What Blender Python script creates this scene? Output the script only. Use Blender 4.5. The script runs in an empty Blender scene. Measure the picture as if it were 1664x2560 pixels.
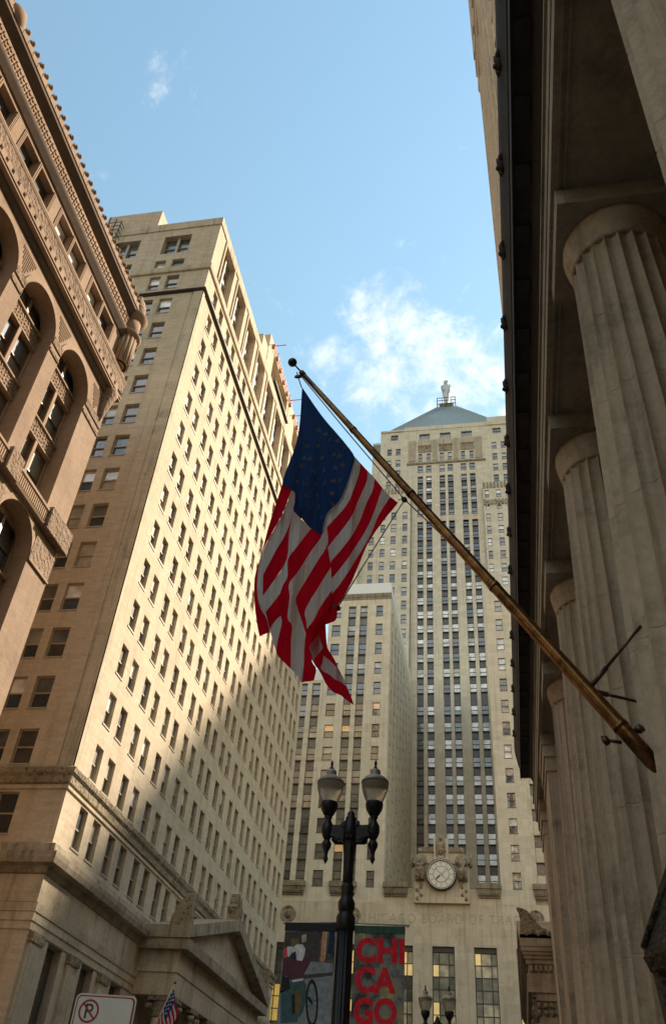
import bpy, bmesh, math, random
from mathutils import Vector, Matrix
random.seed(7)
SC = bpy.context.scene
COL = SC.collection
PI = math.pi

SUN_E = 2.3; SKY_S = 0.057; EXPOSURE = 1.90
CLOUD_COL = (6.4, 6.4, 6.3, 1)
CLOUDS = [((-0.15, 1.0, 1.235), 0.125, 0.72), ((-0.06, 1.0, 1.15), 0.13, 0.80), ((0.01, 1.0, 1.09), 0.09, 0.6), ((-0.21, 1.0, 1.33), 0.07, 0.42), ((-0.80, 1.0, 2.56), 0.055, 0.50), ((0.0, -1.0, 0.75), 1.3, 0.95), ((-1.0, -0.5, 0.8), 0.5, 0.6), ((1.0, -0.6, 0.9), 0.5, 0.6)]  # wide north bank is unseen, enlarged to lift the shaded fronts
# ------------------------------------------------------------------ camera, sky, sun, exposure
cam_d = bpy.data.cameras.new('camera'); cam = bpy.data.objects.new('camera', cam_d); COL.objects.link(cam)
cam_d.sensor_fit = 'VERTICAL'; cam_d.sensor_height = 36.0; cam_d.lens = 29.846
cam_d.clip_start = 0.05; cam_d.clip_end = 5000
YAW, PITCH, ROLL = -0.22678674, 0.69467302, 0.08567621
_cy, _sy, _cp, _sp = math.cos(YAW), math.sin(YAW), math.cos(PITCH), math.sin(PITCH)
_f = Vector((_sy*_cp, _cy*_cp, _sp)); _r = Vector((_cy, -_sy, 0)); _u = _r.cross(_f)
_r2 = _r*math.cos(ROLL) + _u*math.sin(ROLL); _u2 = _u*math.cos(ROLL) - _r*math.sin(ROLL)
cam.matrix_world = Matrix(((_r2.x, _u2.x, -_f.x, 0), (_r2.y, _u2.y, -_f.y, 0), (_r2.z, _u2.z, -_f.z, 1.6), (0, 0, 0, 1)))
SC.camera = cam
SC.render.engine = 'CYCLES'
SC.view_settings.view_transform = 'Standard'; SC.view_settings.look = 'None'
SC.view_settings.gamma = 1.0; SC.view_settings.use_curve_mapping = False
SC.view_settings.exposure = EXPOSURE

SUN_DIR = Vector((0.95, 1.0, 1.0)).normalized()          # towards the sun (south-west, afternoon)
SUN_EL = math.asin(SUN_DIR.z); SUN_AZ = math.atan2(SUN_DIR.x, SUN_DIR.y)
sun_d = bpy.data.lights.new('sun', 'SUN'); sun_d.energy = SUN_E; sun_d.angle = math.radians(1.3); sun_d.color = (1.0, 0.83, 0.64)
sun = bpy.data.objects.new('sun', sun_d); COL.objects.link(sun)
sun.rotation_euler = (-SUN_DIR).to_track_quat('-Z', 'Y').to_euler(); sun.location = (40, 40, 200)

W = bpy.data.worlds.new('World'); SC.world = W; W.use_nodes = True
def world():
    nt = W.node_tree; N = nt.nodes; L = nt.links; N.clear()
    out = N.new('ShaderNodeOutputWorld'); bg = N.new('ShaderNodeBackground'); L.new(bg.outputs[0], out.inputs[0])
    sky = N.new('ShaderNodeTexSky'); sky.sky_type = 'NISHITA'; sky.sun_disc = False
    sky.sun_elevation = SUN_EL; sky.sun_rotation = SUN_AZ; sky.air_density = 3.5; sky.dust_density = 0.4; sky.ozone_density = 7.0; sky.altitude = 100
    tc = N.new('ShaderNodeTexCoord')
    nz = N.new('ShaderNodeTexNoise'); nz.inputs['Scale'].default_value = 17.0; nz.inputs['Detail'].default_value = 12; nz.inputs['Roughness'].default_value = 0.66
    nz.inputs['Distortion'].default_value = 0.25
    L.new(tc.outputs['Generated'], nz.inputs['Vector'])
    def M(op, a=None, b=None, c=None):
        n = N.new('ShaderNodeMath'); n.operation = op
        for i, v in enumerate((a, b, c)):
            if v is None: continue
            if isinstance(v, (int, float)): n.inputs[i].default_value = v
            else: L.new(v, n.inputs[i])
        return n.outputs[0]
    total = None
    for (d, r, g) in CLOUDS:                 # direction, angular radius, density
        dn = Vector(d).normalized()
        vm = N.new('ShaderNodeVectorMath'); vm.operation = 'DOT_PRODUCT'
        L.new(tc.outputs['Generated'], vm.inputs[0]); vm.inputs[1].default_value = dn
        mr = N.new('ShaderNodeMapRange'); mr.interpolation_type = 'SMOOTHSTEP'
        mr.inputs[1].default_value = math.cos(r); mr.inputs[2].default_value = 1.0 - (1-math.cos(r))*0.05
        mr.inputs[3].default_value = 0; mr.inputs[4].default_value = g
        L.new(vm.outputs['Value'], mr.inputs[0])
        total = mr.outputs[0] if total is None else M('MAXIMUM', total, mr.outputs[0])
    # clouds: noise pushed above its threshold where a cloud bank lies
    v = M('ADD', nz.outputs[0], M('MULTIPLY', total, 0.34))
    mr = N.new('ShaderNodeMapRange'); mr.interpolation_type = 'SMOOTHSTEP'
    mr.inputs[1].default_value = 0.62; mr.inputs[2].default_value = 0.98; mr.inputs[3].default_value = 0; mr.inputs[4].default_value = 0.85
    L.new(v, mr.inputs[0])
    mx = N.new('ShaderNodeMix'); mx.data_type = 'RGBA'
    L.new(mr.outputs[0], mx.inputs[0]); L.new(sky.outputs[0], mx.inputs[6]); mx.inputs[7].default_value = CLOUD_COL
    L.new(mx.outputs[2], bg.inputs[0]); bg.inputs[1].default_value = SKY_S
world()

# ------------------------------------------------------------------ materials
MATS = {}
def node_mat(name):
    m = bpy.data.materials.new(name); m.use_nodes = True
    nt = m.node_tree; N = nt.nodes; L = nt.links
    return m, nt, N, L, N['Principled BSDF']
def stone(name, col, col2, joint=(1.2, 0.6), joint_dark=0.75, streak=0.35, grime=0.25, bump=0.25, bscale=6.0, carve=0.0, carve_scale=5.0, rough=0.85, relief=0.0):
    m, nt, N, L, P = node_mat(name)
    geo = N.new('ShaderNodeNewGeometry'); sep = N.new('ShaderNodeSeparateXYZ'); L.new(geo.outputs['Position'], sep.inputs[0])
    add = N.new('ShaderNodeMath'); add.operation = 'ADD'; L.new(sep.outputs[0], add.inputs[0]); L.new(sep.outputs[1], add.inputs[1])
    cmb = N.new('ShaderNodeCombineXYZ'); L.new(add.outputs[0], cmb.inputs[0]); L.new(sep.outputs[2], cmb.inputs[1])
    def noise(scale, detail, vec=None, rough_=0.6):
        n = N.new('ShaderNodeTexNoise'); n.inputs['Scale'].default_value = scale; n.inputs['Detail'].default_value = detail; n.inputs['Roughness'].default_value = rough_
        L.new(vec if vec is not None else geo.outputs['Position'], n.inputs['Vector']); return n.outputs[0]
    def ramp(src, a, b, lo=0.0, hi=1.0):
        n = N.new('ShaderNodeMapRange'); n.inputs[1].default_value = a; n.inputs[2].default_value = b; n.inputs[3].default_value = lo; n.inputs[4].default_value = hi
        L.new(src, n.inputs[0]); return n.outputs[0]
    def mix(fac, a, b, mode='MIX'):
        n = N.new('ShaderNodeMix'); n.data_type = 'RGBA'; n.blend_type = mode
        if isinstance(fac, (int, float)): n.inputs[0].default_value = fac
        else: L.new(fac, n.inputs[0])
        for i, v in ((6, a), (7, b)):
            if isinstance(v, tuple): n.inputs[i].default_value = v
            else: L.new(v, n.inputs[i])
        return n.outputs[2]
    c4 = lambda c: (c[0], c[1], c[2], 1)
    base = mix(ramp(noise(0.35, 6), 0.35, 0.65), c4(col), c4(col2))
    fine = ramp(noise(9.0, 4), 0.3, 0.7, 0.86, 1.08)
    n = N.new('ShaderNodeVectorMath'); n.operation = 'SCALE'; L.new(base, n.inputs[0]); L.new(fine, n.inputs[3]); base = n.outputs[0]
    if joint:
        br = N.new('ShaderNodeTexBrick'); br.inputs['Scale'].default_value = 1.0
        br.inputs['Brick Width'].default_value = joint[0]; br.inputs['Row Height'].default_value = joint[1]
        br.inputs['Mortar Size'].default_value = 0.012; br.inputs['Mortar Smooth'].default_value = 0.3
        br.inputs['Color1'].default_value = (1, 1, 1, 1); br.inputs['Color2'].default_value = (0.86, 0.86, 0.84, 1); br.inputs['Mortar'].default_value = (joint_dark,)*3 + (1,)
        L.new(cmb.outputs[0], br.inputs['Vector'])
        base = mix(1.0, base, br.outputs['Color'], 'MULTIPLY')
    if streak:
        mp = N.new('ShaderNodeMapping'); mp.inputs['Scale'].default_value = (1.3, 1.3, 0.07); L.new(geo.outputs['Position'], mp.inputs[0])
        st = ramp(noise(1.6, 7, mp.outputs[0], 0.7), 0.50, 0.74)
        base = mix(st, base, mix(streak, base, (0.05, 0.045, 0.04, 1)))
    if grime:
        gm = ramp(noise(0.9, 8, None, 0.72), 0.52, 0.72)
        base = mix(gm, base, mix(grime, base, (0.045, 0.04, 0.035, 1)))
    h = noise(bscale*4, 5)
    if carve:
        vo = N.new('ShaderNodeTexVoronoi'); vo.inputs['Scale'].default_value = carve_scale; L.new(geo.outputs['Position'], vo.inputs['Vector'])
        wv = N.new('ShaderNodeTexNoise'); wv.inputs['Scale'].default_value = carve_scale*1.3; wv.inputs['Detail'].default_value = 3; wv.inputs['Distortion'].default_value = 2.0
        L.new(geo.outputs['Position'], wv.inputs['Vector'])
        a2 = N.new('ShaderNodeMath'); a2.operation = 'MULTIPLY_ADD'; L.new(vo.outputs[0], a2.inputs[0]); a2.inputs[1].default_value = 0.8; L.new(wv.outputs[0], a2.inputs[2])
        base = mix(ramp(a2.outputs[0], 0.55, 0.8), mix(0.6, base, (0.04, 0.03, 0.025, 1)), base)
        b0 = N.new('ShaderNodeBump'); b0.inputs['Strength'].default_value = 1.0; b0.inputs['Distance'].default_value = carve; L.new(a2.outputs[0], b0.inputs['Height'])
        nb = b0.outputs[0]
    else: nb = None
    b = N.new('ShaderNodeBump'); b.inputs['Strength'].default_value = bump; b.inputs['Distance'].default_value = 0.03; L.new(h, b.inputs['Height'])
    if nb is not None: L.new(nb, b.inputs['Normal'])
    L.new(b.outputs[0], P.inputs['Normal'])
    L.new(base, P.inputs['Base Color']); P.inputs['Roughness'].default_value = rough
    P.inputs['Specular IOR Level'].default_value = 0.25
    MATS[name] = m; return m
def plain(name, col, rough=0.6, metal=0.0, noise=0.15, nscale=8.0, spec=0.5, emit=None, coat=0.0, trans=0.0, bump=0.0, alpha=None):
    m, nt, N, L, P = node_mat(name)
    tc = N.new('ShaderNodeTexCoord'); n = N.new('ShaderNodeTexNoise'); n.inputs['Scale'].default_value = nscale; n.inputs['Detail'].default_value = 5
    geo = N.new('ShaderNodeNewGeometry'); L.new(geo.outputs['Position'], n.inputs['Vector'])
    mr = N.new('ShaderNodeMapRange'); mr.inputs[1].default_value = 0.3; mr.inputs[2].default_value = 0.7; mr.inputs[3].default_value = 1-noise; mr.inputs[4].default_value = 1+noise
    L.new(n.outputs[0], mr.inputs[0])
    s = N.new('ShaderNodeVectorMath'); s.operation = 'SCALE'; s.inputs[0].default_value = col; L.new(mr.outputs[0], s.inputs[3])
    L.new(s.outputs[0], P.inputs['Base Color'])
    P.inputs['Roughness'].default_value = rough; P.inputs['Metallic'].default_value = metal; P.inputs['Specular IOR Level'].default_value = spec
    if coat: P.inputs['Coat Weight'].default_value = coat
    if trans: P.inputs['Transmission Weight'].default_value = trans
    if emit: P.inputs['Emission Color'].default_value = (*emit[:3], 1); P.inputs['Emission Strength'].default_value = emit[3]
    if bump:
        b = N.new('ShaderNodeBump'); b.inputs['Strength'].default_value = bump; b.inputs['Distance'].default_value = 0.02; L.new(n.outputs[0], b.inputs['Height']); L.new(b.outputs[0], P.inputs['Normal'])
    MATS[name] = m; return m
def glass(name, col, wob=0.25, emit=None, ior=2.3):
    """window glass seen from outside: dark, blind-backed or cloud-pale pane with a mirror-like, slightly wavy surface"""
    m, nt, N, L, P = node_mat(name)
    geo = N.new('ShaderNodeNewGeometry')
    n = N.new('ShaderNodeTexNoise'); n.inputs['Scale'].default_value = 0.9; n.inputs['Detail'].default_value = 2; L.new(geo.outputs['Position'], n.inputs['Vector'])
    mr = N.new('ShaderNodeMapRange'); mr.inputs[1].default_value = 0.35; mr.inputs[2].default_value = 0.65; mr.inputs[3].default_value = 0.6; mr.inputs[4].default_value = 1.3
    L.new(n.outputs[0], mr.inputs[0])
    s = N.new('ShaderNodeVectorMath'); s.operation = 'SCALE'; s.inputs[0].default_value = col; L.new(mr.outputs[0], s.inputs[3])
    L.new(s.outputs[0], P.inputs['Base Color'])
    P.inputs['Roughness'].default_value = 0.5; P.inputs['Specular IOR Level'].default_value = 0.3
    P.inputs['Coat Weight'].default_value = 1.0; P.inputs['Coat Roughness'].default_value = 0.015; P.inputs['Coat IOR'].default_value = ior
    b = N.new('ShaderNodeBump'); b.inputs['Strength'].default_value = wob; b.inputs['Distance'].default_value = 0.05; L.new(n.outputs[0], b.inputs['Height']); L.new(b.outputs[0], P.inputs['Coat Normal'])
    if emit: P.inputs['Emission Color'].default_value = (*emit[:3], 1); P.inputs['Emission Strength'].default_value = emit[3]
    MATS[name] = m; return m

stone('rook', (0.40, 0.285, 0.20), (0.32, 0.22, 0.15), joint=(0.42, 0.10), joint_dark=0.8, streak=0.25, grime=0.22, bump=0.35)
stone('rook_shade', (0.15, 0.105, 0.075), (0.11, 0.078, 0.055), joint=None, streak=0.3, grime=0.4, bump=0.3)  # darker brown stands in for the shade along the cornice mouldings
stone('rook_plain', (0.40, 0.285, 0.20), (0.31, 0.215, 0.145), joint=None, streak=0.2, grime=0.2, bump=0.3)
stone('rook_carved', (0.36, 0.255, 0.18), (0.26, 0.18, 0.12), joint=None, streak=0.0, grime=0.2, bump=0.3, carve=0.12, carve_scale=4.5)
stone('rook_rough', (0.40, 0.275, 0.18), (0.33, 0.225, 0.145), joint=(0.9, 0.42), joint_dark=0.75, streak=0.25, grime=0.3, bump=0.9, bscale=3.0)
stone('lime', (0.66, 0.55, 0.41), (0.60, 0.495, 0.36), joint=(0.8, 0.21), joint_dark=0.90, streak=0.30, grime=0.14, bump=0.15)
stone('lime_smooth', (0.68, 0.58, 0.425), (0.59, 0.49, 0.355), joint=(1.6, 0.8), joint_dark=0.75, streak=0.55, grime=0.42, bump=0.2)
stone('soot', (0.09, 0.08, 0.065), (0.06, 0.052, 0.045), joint=(1.6, 0.8), streak=0.4, grime=0.5)
stone('lime_dirty', (0.50, 0.43, 0.31), (0.36, 0.30, 0.215), joint=(1.6, 0.8), joint_dark=0.75, streak=0.85, grime=0.8, bump=0.3)
stone('lime_carved', (0.45, 0.37, 0.25), (0.33, 0.27, 0.18), joint=None, streak=0.6, grime=0.6, bump=0.3, carve=0.10, carve_scale=3.5)
stone('cbot', (0.78, 0.715, 0.575), (0.73, 0.655, 0.52), joint=(1.5, 0.75), joint_dark=0.90, streak=0.28, grime=0.15, bump=0.1)
stone('cbot_base', (0.72, 0.635, 0.495), (0.66, 0.575, 0.44), joint=(1.8, 0.9), joint_dark=0.86, streak=0.45, grime=0.25, bump=0.12)
stone('cbot_dirty', (0.38, 0.32, 0.235), (0.28, 0.235, 0.17), joint=(1.2, 0.6), joint_dark=0.8, streak=0.9, grime=0.8, bump=0.3)
stone('cbot_carved', (0.47, 0.40, 0.29), (0.36, 0.30, 0.215), joint=None, streak=0.7, grime=0.55, bump=0.3, carve=0.25, carve_scale=1.6)
stone('colstone', (0.59, 0.475, 0.35), (0.51, 0.41, 0.30), joint=None, streak=0.65, grime=0.5, bump=0.5, bscale=8)
stone('entab', (0.085, 0.078, 0.072), (0.06, 0.056, 0.053), joint=(2.1, 3.0), joint_dark=0.7, streak=0.5, grime=0.6, bump=0.3)  # near-black: soot plus the deep soffit shade, both put into the colour
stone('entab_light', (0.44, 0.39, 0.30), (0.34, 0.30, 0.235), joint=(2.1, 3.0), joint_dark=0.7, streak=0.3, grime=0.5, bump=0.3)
stone('tower208', (0.68, 0.54, 0.41), (0.61, 0.475, 0.355), joint=(0.8, 0.22), joint_dark=0.85, streak=0.3, grime=0.2, bump=0.2)
stone('fed', (0.46, 0.36, 0.25), (0.37, 0.285, 0.195), joint=(1.4, 0.7), joint_dark=0.78, streak=0.6, grime=0.55, bump=0.3)
stone('fed_carved', (0.36, 0.285, 0.19), (0.28, 0.22, 0.145), joint=None, streak=0.4, grime=0.5, bump=0.3, carve=0.10, carve_scale=3.0)
stone('asphalt', (0.055, 0.055, 0.057), (0.045, 0.045, 0.047), joint=None, streak=0, grime=0.3, bump=0.6, bscale=20, rough=0.9)
stone('pavement', (0.34, 0.325, 0.30), (0.29, 0.28, 0.26), joint=None, streak=0, grime=0.35, bump=0.4, bscale=10)
stone('farstone', (0.45, 0.38, 0.29), (0.40, 0.33, 0.25), joint=(1.5, 0.75), streak=0.3, grime=0.3)
plain('roof_felt', (0.12, 0.115, 0.11), 0.9)
plain('cbot_roof', (0.30, 0.36, 0.37), 0.45, 0.0, 0.08, 2.0)
plain('statue_metal', (0.55, 0.55, 0.54), 0.42, 0.35, 0.1, 1.5)
plain('white_panel', (0.78, 0.79, 0.79), 0.5, 0.0, 0.05)
plain('spandrel', (0.11, 0.10, 0.10), 0.35, 0.3, 0.35, 3.0)
plain('spandrel_grey', (0.17, 0.16, 0.14), 0.35, 0.3, 0.3, 3.0)
plain('frame_tan', (0.40, 0.35, 0.27), 0.5)
plain('frame_dark', (0.06, 0.052, 0.045), 0.5)
plain('frame_white', (0.62, 0.60, 0.55), 0.5)
plain('frame_bronze', (0.16, 0.12, 0.085), 0.45, 0.4)
plain('black_iron', (0.014, 0.014, 0.018), 0.42, 0.2, 0.3, 12, bump=0.2)
plain('dark_iron', (0.05, 0.045, 0.04), 0.6, 0.4, 0.3)
plain('orange_steel', (0.50, 0.13, 0.06), 0.5)
plain('rope', (0.22, 0.20, 0.17), 0.9)
plain('bronze_lantern', (0.045, 0.032, 0.02), 0.5, 0.5, 0.7, 40, bump=0.9)
plain('lantern_glass', (0.02, 0.025, 0.025), 0.15, 0.0, 0.3)
plain('ball_metal', (0.10, 0.07, 0.05), 0.35, 0.9, 0.3, 20)
def pole_mat():
    m, nt, N, L, P = node_mat('pole_brass')
    geo = N.new('ShaderNodeNewGeometry'); mp = N.new('ShaderNodeMapping'); mp.inputs['Scale'].default_value = (2, 2, 2); L.new(geo.outputs['Position'], mp.inputs[0])
    n = N.new('ShaderNodeTexNoise'); n.inputs['Scale'].default_value = 3.0; n.inputs['Detail'].default_value = 8; n.inputs['Roughness'].default_value = 0.7; L.new(mp.outputs[0], n.inputs['Vector'])
    cr = N.new('ShaderNodeValToRGB'); cr.color_ramp.elements[0].position = 0.35; cr.color_ramp.elements[0].color = (0.07, 0.032, 0.014, 1)
    cr.color_ramp.elements[1].position = 0.66; cr.color_ramp.elements[1].color = (0.33, 0.175, 0.065, 1); L.new(n.outputs[0], cr.inputs[0])
    L.new(cr.outputs[0], P.inputs['Base Color']); P.inputs['Metallic'].default_value = 0.9; P.inputs['Roughness'].default_value = 0.36
    MATS['pole_brass'] = m
pole_mat()
glass('glass_dark', (0.025, 0.028, 0.030)); glass('glass_blue', (0.035, 0.055, 0.075)); glass('glass_blind', (0.42, 0.39, 0.32)); glass('glass_grey', (0.13, 0.125, 0.11)); glass('glass_cloud', (0.82, 0.82, 0.80))  # whitest panes: reflected bright cloud is put into the base colour
glass('glass_green', (0.16, 0.17, 0.11)); glass('glass_lit', (0.30, 0.22, 0.12), emit=(1.0, 0.55, 0.2, 0.10)); glass('glass_gold', (0.42, 0.31, 0.12), emit=(1.0, 0.62, 0.12, 0.10))
glass('glass_brown', (0.055, 0.045, 0.035))
glass('hall_gold', (0.55, 0.42, 0.20), emit=(1.0, 0.70, 0.25, 0.12), ior=1.4); glass('hall_cream', (0.62, 0.55, 0.38), ior=1.4); glass('hall_green', (0.22, 0.21, 0.14), ior=1.4); glass('hall_dark', (0.07, 0.075, 0.06), ior=1.4)
def cloth(name, col, trans=0.55, crease=0.9):
    m = bpy.data.materials.new(name); m.use_nodes = True; nt = m.node_tree; N = nt.nodes; L = nt.links; N.clear()
    out = N.new('ShaderNodeOutputMaterial'); d = N.new('ShaderNodeBsdfDiffuse'); t = N.new('ShaderNodeBsdfTranslucent'); mx = N.new('ShaderNodeMixShader'); mx.inputs[0].default_value = trans
    geo = N.new('ShaderNodeNewGeometry'); mp = N.new('ShaderNodeMapping'); mp.inputs['Scale'].default_value = (1.0, 1.0, 0.06); mp.inputs['Rotation'].default_value = (0, math.radians(-4), 0); L.new(geo.outputs['Position'], mp.inputs[0])
    n = N.new('ShaderNodeTexNoise'); n.inputs['Scale'].default_value = 26; n.inputs['Detail'].default_value = 4; n.inputs['Roughness'].default_value = 0.6; L.new(mp.outputs[0], n.inputs['Vector'])
    b = N.new('ShaderNodeBump'); b.inputs['Strength'].default_value = crease; b.inputs['Distance'].default_value = 0.12; L.new(n.outputs[0], b.inputs['Height'])
    n2 = N.new('ShaderNodeTexNoise'); n2.inputs['Scale'].default_value = 350; L.new(geo.outputs['Position'], n2.inputs['Vector'])
    mr = N.new('ShaderNodeMapRange'); mr.inputs[3].default_value = 0.85; mr.inputs[4].default_value = 1.12; L.new(n2.outputs[0], mr.inputs[0])
    s = N.new('ShaderNodeVectorMath'); s.operation = 'SCALE'; s.inputs[0].default_value = col; L.new(mr.outputs[0], s.inputs[3])
    for x in (d, t): L.new(s.outputs[0], x.inputs[0]); L.new(b.outputs[0], x.inputs['Normal'])
    L.new(d.outputs[0], mx.inputs[1]); L.new(t.outputs[0], mx.inputs[2]); L.new(mx.outputs[0], out.inputs[0])
    MATS[name] = m
cloth('flag_red', (0.82, 0.012, 0.045), 0.6); cloth('flag_white', (0.84, 0.86, 0.87), 0.45); cloth('flag_blue', (0.03, 0.085, 0.27), 0.5); cloth('flag_star', (0.17, 0.18, 0.19), 0.3)
def lamp_glass():
    m = bpy.data.materials.new('lamp_glass'); m.use_nodes = True; nt = m.node_tree; N = nt.nodes; L = nt.links; N.clear()
    out = N.new('ShaderNodeOutputMaterial'); g = N.new('ShaderNodeBsdfGlass'); g.inputs['Roughness'].default_value = 0.28; g.inputs['IOR'].default_value = 1.2; g.inputs['Color'].default_value = (0.92, 0.90, 0.85, 1)
    d = N.new('ShaderNodeBsdfTranslucent'); d.inputs[0].default_value = (0.86, 0.82, 0.72, 1); df = N.new('ShaderNodeBsdfDiffuse'); df.inputs[0].default_value = (0.55, 0.53, 0.46, 1)
    a = N.new('ShaderNodeMixShader'); a.inputs[0].default_value = 0.35; L.new(g.outputs[0], a.inputs[1]); L.new(d.outputs[0], a.inputs[2])
    c = N.new('ShaderNodeMixShader'); c.inputs[0].default_value = 0.25; L.new(a.outputs[0], c.inputs[1]); L.new(df.outputs[0], c.inputs[2])
    L.new(c.outputs[0], out.inputs[0]); MATS['lamp_glass'] = m
lamp_glass()
plain('lamp_lid', (0.36, 0.33, 0.27), 0.5, 0.3, 0.3)
for nm, c in dict(print_road=(0.30, 0.33, 0.36), print_dark=(0.02, 0.02, 0.025), print_white=(0.80, 0.80, 0.80), print_red=(0.85, 0.015, 0.035), print_pink=(0.85, 0.08, 0.15),
                  print_orange=(0.70, 0.32, 0.18), print_navy=(0.02, 0.03, 0.08), print_maroon=(0.12, 0.04, 0.06), print_green=(0.05, 0.12, 0.09), print_skin=(0.20, 0.13, 0.05), print_cream=(0.62, 0.5, 0.33), print_teal=(0.06, 0.13, 0.15), print_bg=(0.075, 0.07, 0.07)).items():
    plain(nm, c, 0.75, 0, 0.25, 14)
plain('sign_white', (0.74, 0.72, 0.66), 0.45, 0, 0.06); plain('sign_red', (0.36, 0.02, 0.035), 0.5, 0, 0.1); plain('sign_black', (0.02, 0.02, 0.025), 0.5)
plain('clock_white', (0.80, 0.79, 0.70), 0.5, 0, 0.05); plain('clock_dark', (0.07, 0.05, 0.045), 0.5); plain('letter', (0.46, 0.395, 0.295), 0.9)
def collage():
    m, nt, N, L, P = node_mat('print_collage')
    geo = N.new('ShaderNodeNewGeometry'); n = N.new('ShaderNodeTexNoise'); n.inputs['Scale'].default_value = 3.2; n.inputs['Detail'].default_value = 7; n.inputs['Roughness'].default_value = 0.7; L.new(geo.outputs['Position'], n.inputs['Vector'])
    cr = N.new('ShaderNodeValToRGB'); e = cr.color_ramp.elements; e[0].position = 0.36; e[0].color = (0.05, 0.055, 0.06, 1); e[1].position = 0.70; e[1].color = (0.75, 0.70, 0.58, 1)
    for p, c in ((0.44, (0.16, 0.13, 0.12, 1)), (0.50, (0.24, 0.27, 0.26, 1)), (0.56, (0.36, 0.33, 0.28, 1)), (0.61, (0.40, 0.36, 0.10, 1))):
        k = e.new(p); k.color = c
    L.new(n.outputs[0], cr.inputs[0]); L.new(cr.outputs[0], P.inputs['Base Color']); P.inputs['Roughness'].default_value = 0.8; MATS['print_collage'] = m
collage()

# ------------------------------------------------------------------ mesh helpers
class MB:
    """collects faces and links them as ONE mesh object"""
    def __init__(s): s.v = []; s.f = []; s.sm = []
    def quad(s, a, b, c, d): n = len(s.v); s.v += [a, b, c, d]; s.f.append((n, n+1, n+2, n+3)); s.sm.append(False)
    def poly(s, pts): n = len(s.v); s.v += list(pts); s.f.append(tuple(range(n, n+len(pts)))); s.sm.append(False)
    def box(s, a, b):
        x0, x1 = sorted((a[0], b[0])); y0, y1 = sorted((a[1], b[1])); z0, z1 = sorted((a[2], b[2])); n = len(s.v)
        s.v += [(x0,y0,z0),(x1,y0,z0),(x1,y1,z0),(x0,y1,z0),(x0,y0,z1),(x1,y0,z1),(x1,y1,z1),(x0,y1,z1)]
        for f in ((0,3,2,1),(4,5,6,7),(0,1,5,4),(1,2,6,5),(2,3,7,6),(3,0,4,7)): s.f.append(tuple(n+i for i in f)); s.sm.append(False)
        return s
    def rings(s, rings, cap=True, closed=True, smooth=True):
        n0 = len(s.v); k = len(rings[0])
        for r in rings: s.v += [tuple(p) for p in r]
        for i in range(len(rings)-1):
            for j in range(k if closed else k-1):
                j2 = (j+1) % k; s.f.append((n0+i*k+j, n0+i*k+j2, n0+(i+1)*k+j2, n0+(i+1)*k+j)); s.sm.append(smooth)
        if cap and closed:
            s.f.append(tuple(n0+j for j in reversed(range(k)))); s.sm.append(False)
            s.f.append(tuple(n0+(len(rings)-1)*k+j for j in range(k))); s.sm.append(False)
        return s
    def lathe(s, prof, c=(0,0,0), seg=24, sx=1.0, sy=1.0, smooth=True):
        return s.rings([[(c[0]+r*sx*math.cos(2*PI*j/seg), c[1]+r*sy*math.sin(2*PI*j/seg), c[2]+z) for j in range(seg)] for r, z in prof], smooth=smooth)
    def tube(s, path, rad, seg=10, cap=True):
        path = [Vector(p) for p in path]; rr = []
        rad = rad if isinstance(rad, (list, tuple)) else [rad]*len(path)
        for i, p in enumerate(path):
            t = (path[min(i+1, len(path)-1)] - path[max(i-1, 0)]).normalized()
            up = Vector((0,0,1)) if abs(t.z) < 0.9 else Vector((0,1,0))
            a = t.cross(up).normalized(); b = t.cross(a)
            rr.append([tuple(p + (a*math.cos(2*PI*j/seg) + b*math.sin(2*PI*j/seg))*rad[i]) for j in range(seg)])
        return s.rings(rr, cap)
    def prism(s, pts, mp, d0, d1):
        """polygon pts (u,v) extruded between depths d0,d1 through map mp(u,v,d)"""
        a = [mp(u, v, d0) for u, v in pts]; b = [mp(u, v, d1) for u, v in pts]
        s.poly(a); s.poly(list(reversed(b)))
        for i in range(len(pts)):
            j = (i+1) % len(pts); s.quad(a[j], a[i], b[i], b[j])
        return s
    def mesh(s, name, mat):
        me = bpy.data.meshes.new(name); me.from_pydata(s.v, [], s.f); me.materials.append(MATS[mat])
        if any(s.sm): me.polygons.foreach_set('use_smooth', s.sm)
        bm = bmesh.new(); bm.from_mesh(me); bmesh.ops.recalc_face_normals(bm, faces=bm.faces); bm.to_mesh(me); bm.free()
        me.update(); return me
    def build(s, name, mat, parent=None, loc=None):
        return link(name, s.mesh(name, mat), parent, loc)
def link(name, data, parent=None, loc=None):
    o = bpy.data.objects.new(name, data); COL.objects.link(o)
    if parent is not None: o.parent = parent
    if loc is not None: o.location = loc
    return o
def tag(o, label, cat, group=None):
    o['label'] = label; o['category'] = cat
    if group: o['group'] = group
    return o
def thing(name, label, cat, loc=(0,0,0), group=None):
    o = link(name, None, None, loc); return tag(o, label, cat, group)
def copy_tree(o, parent=None):
    c = o.copy(); COL.objects.link(c)
    if parent is not None: c.parent = parent
    for ch in list(o.children): copy_tree(ch, c)
    return c
def stuff(o): o['kind'] = 'stuff'; return o
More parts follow.
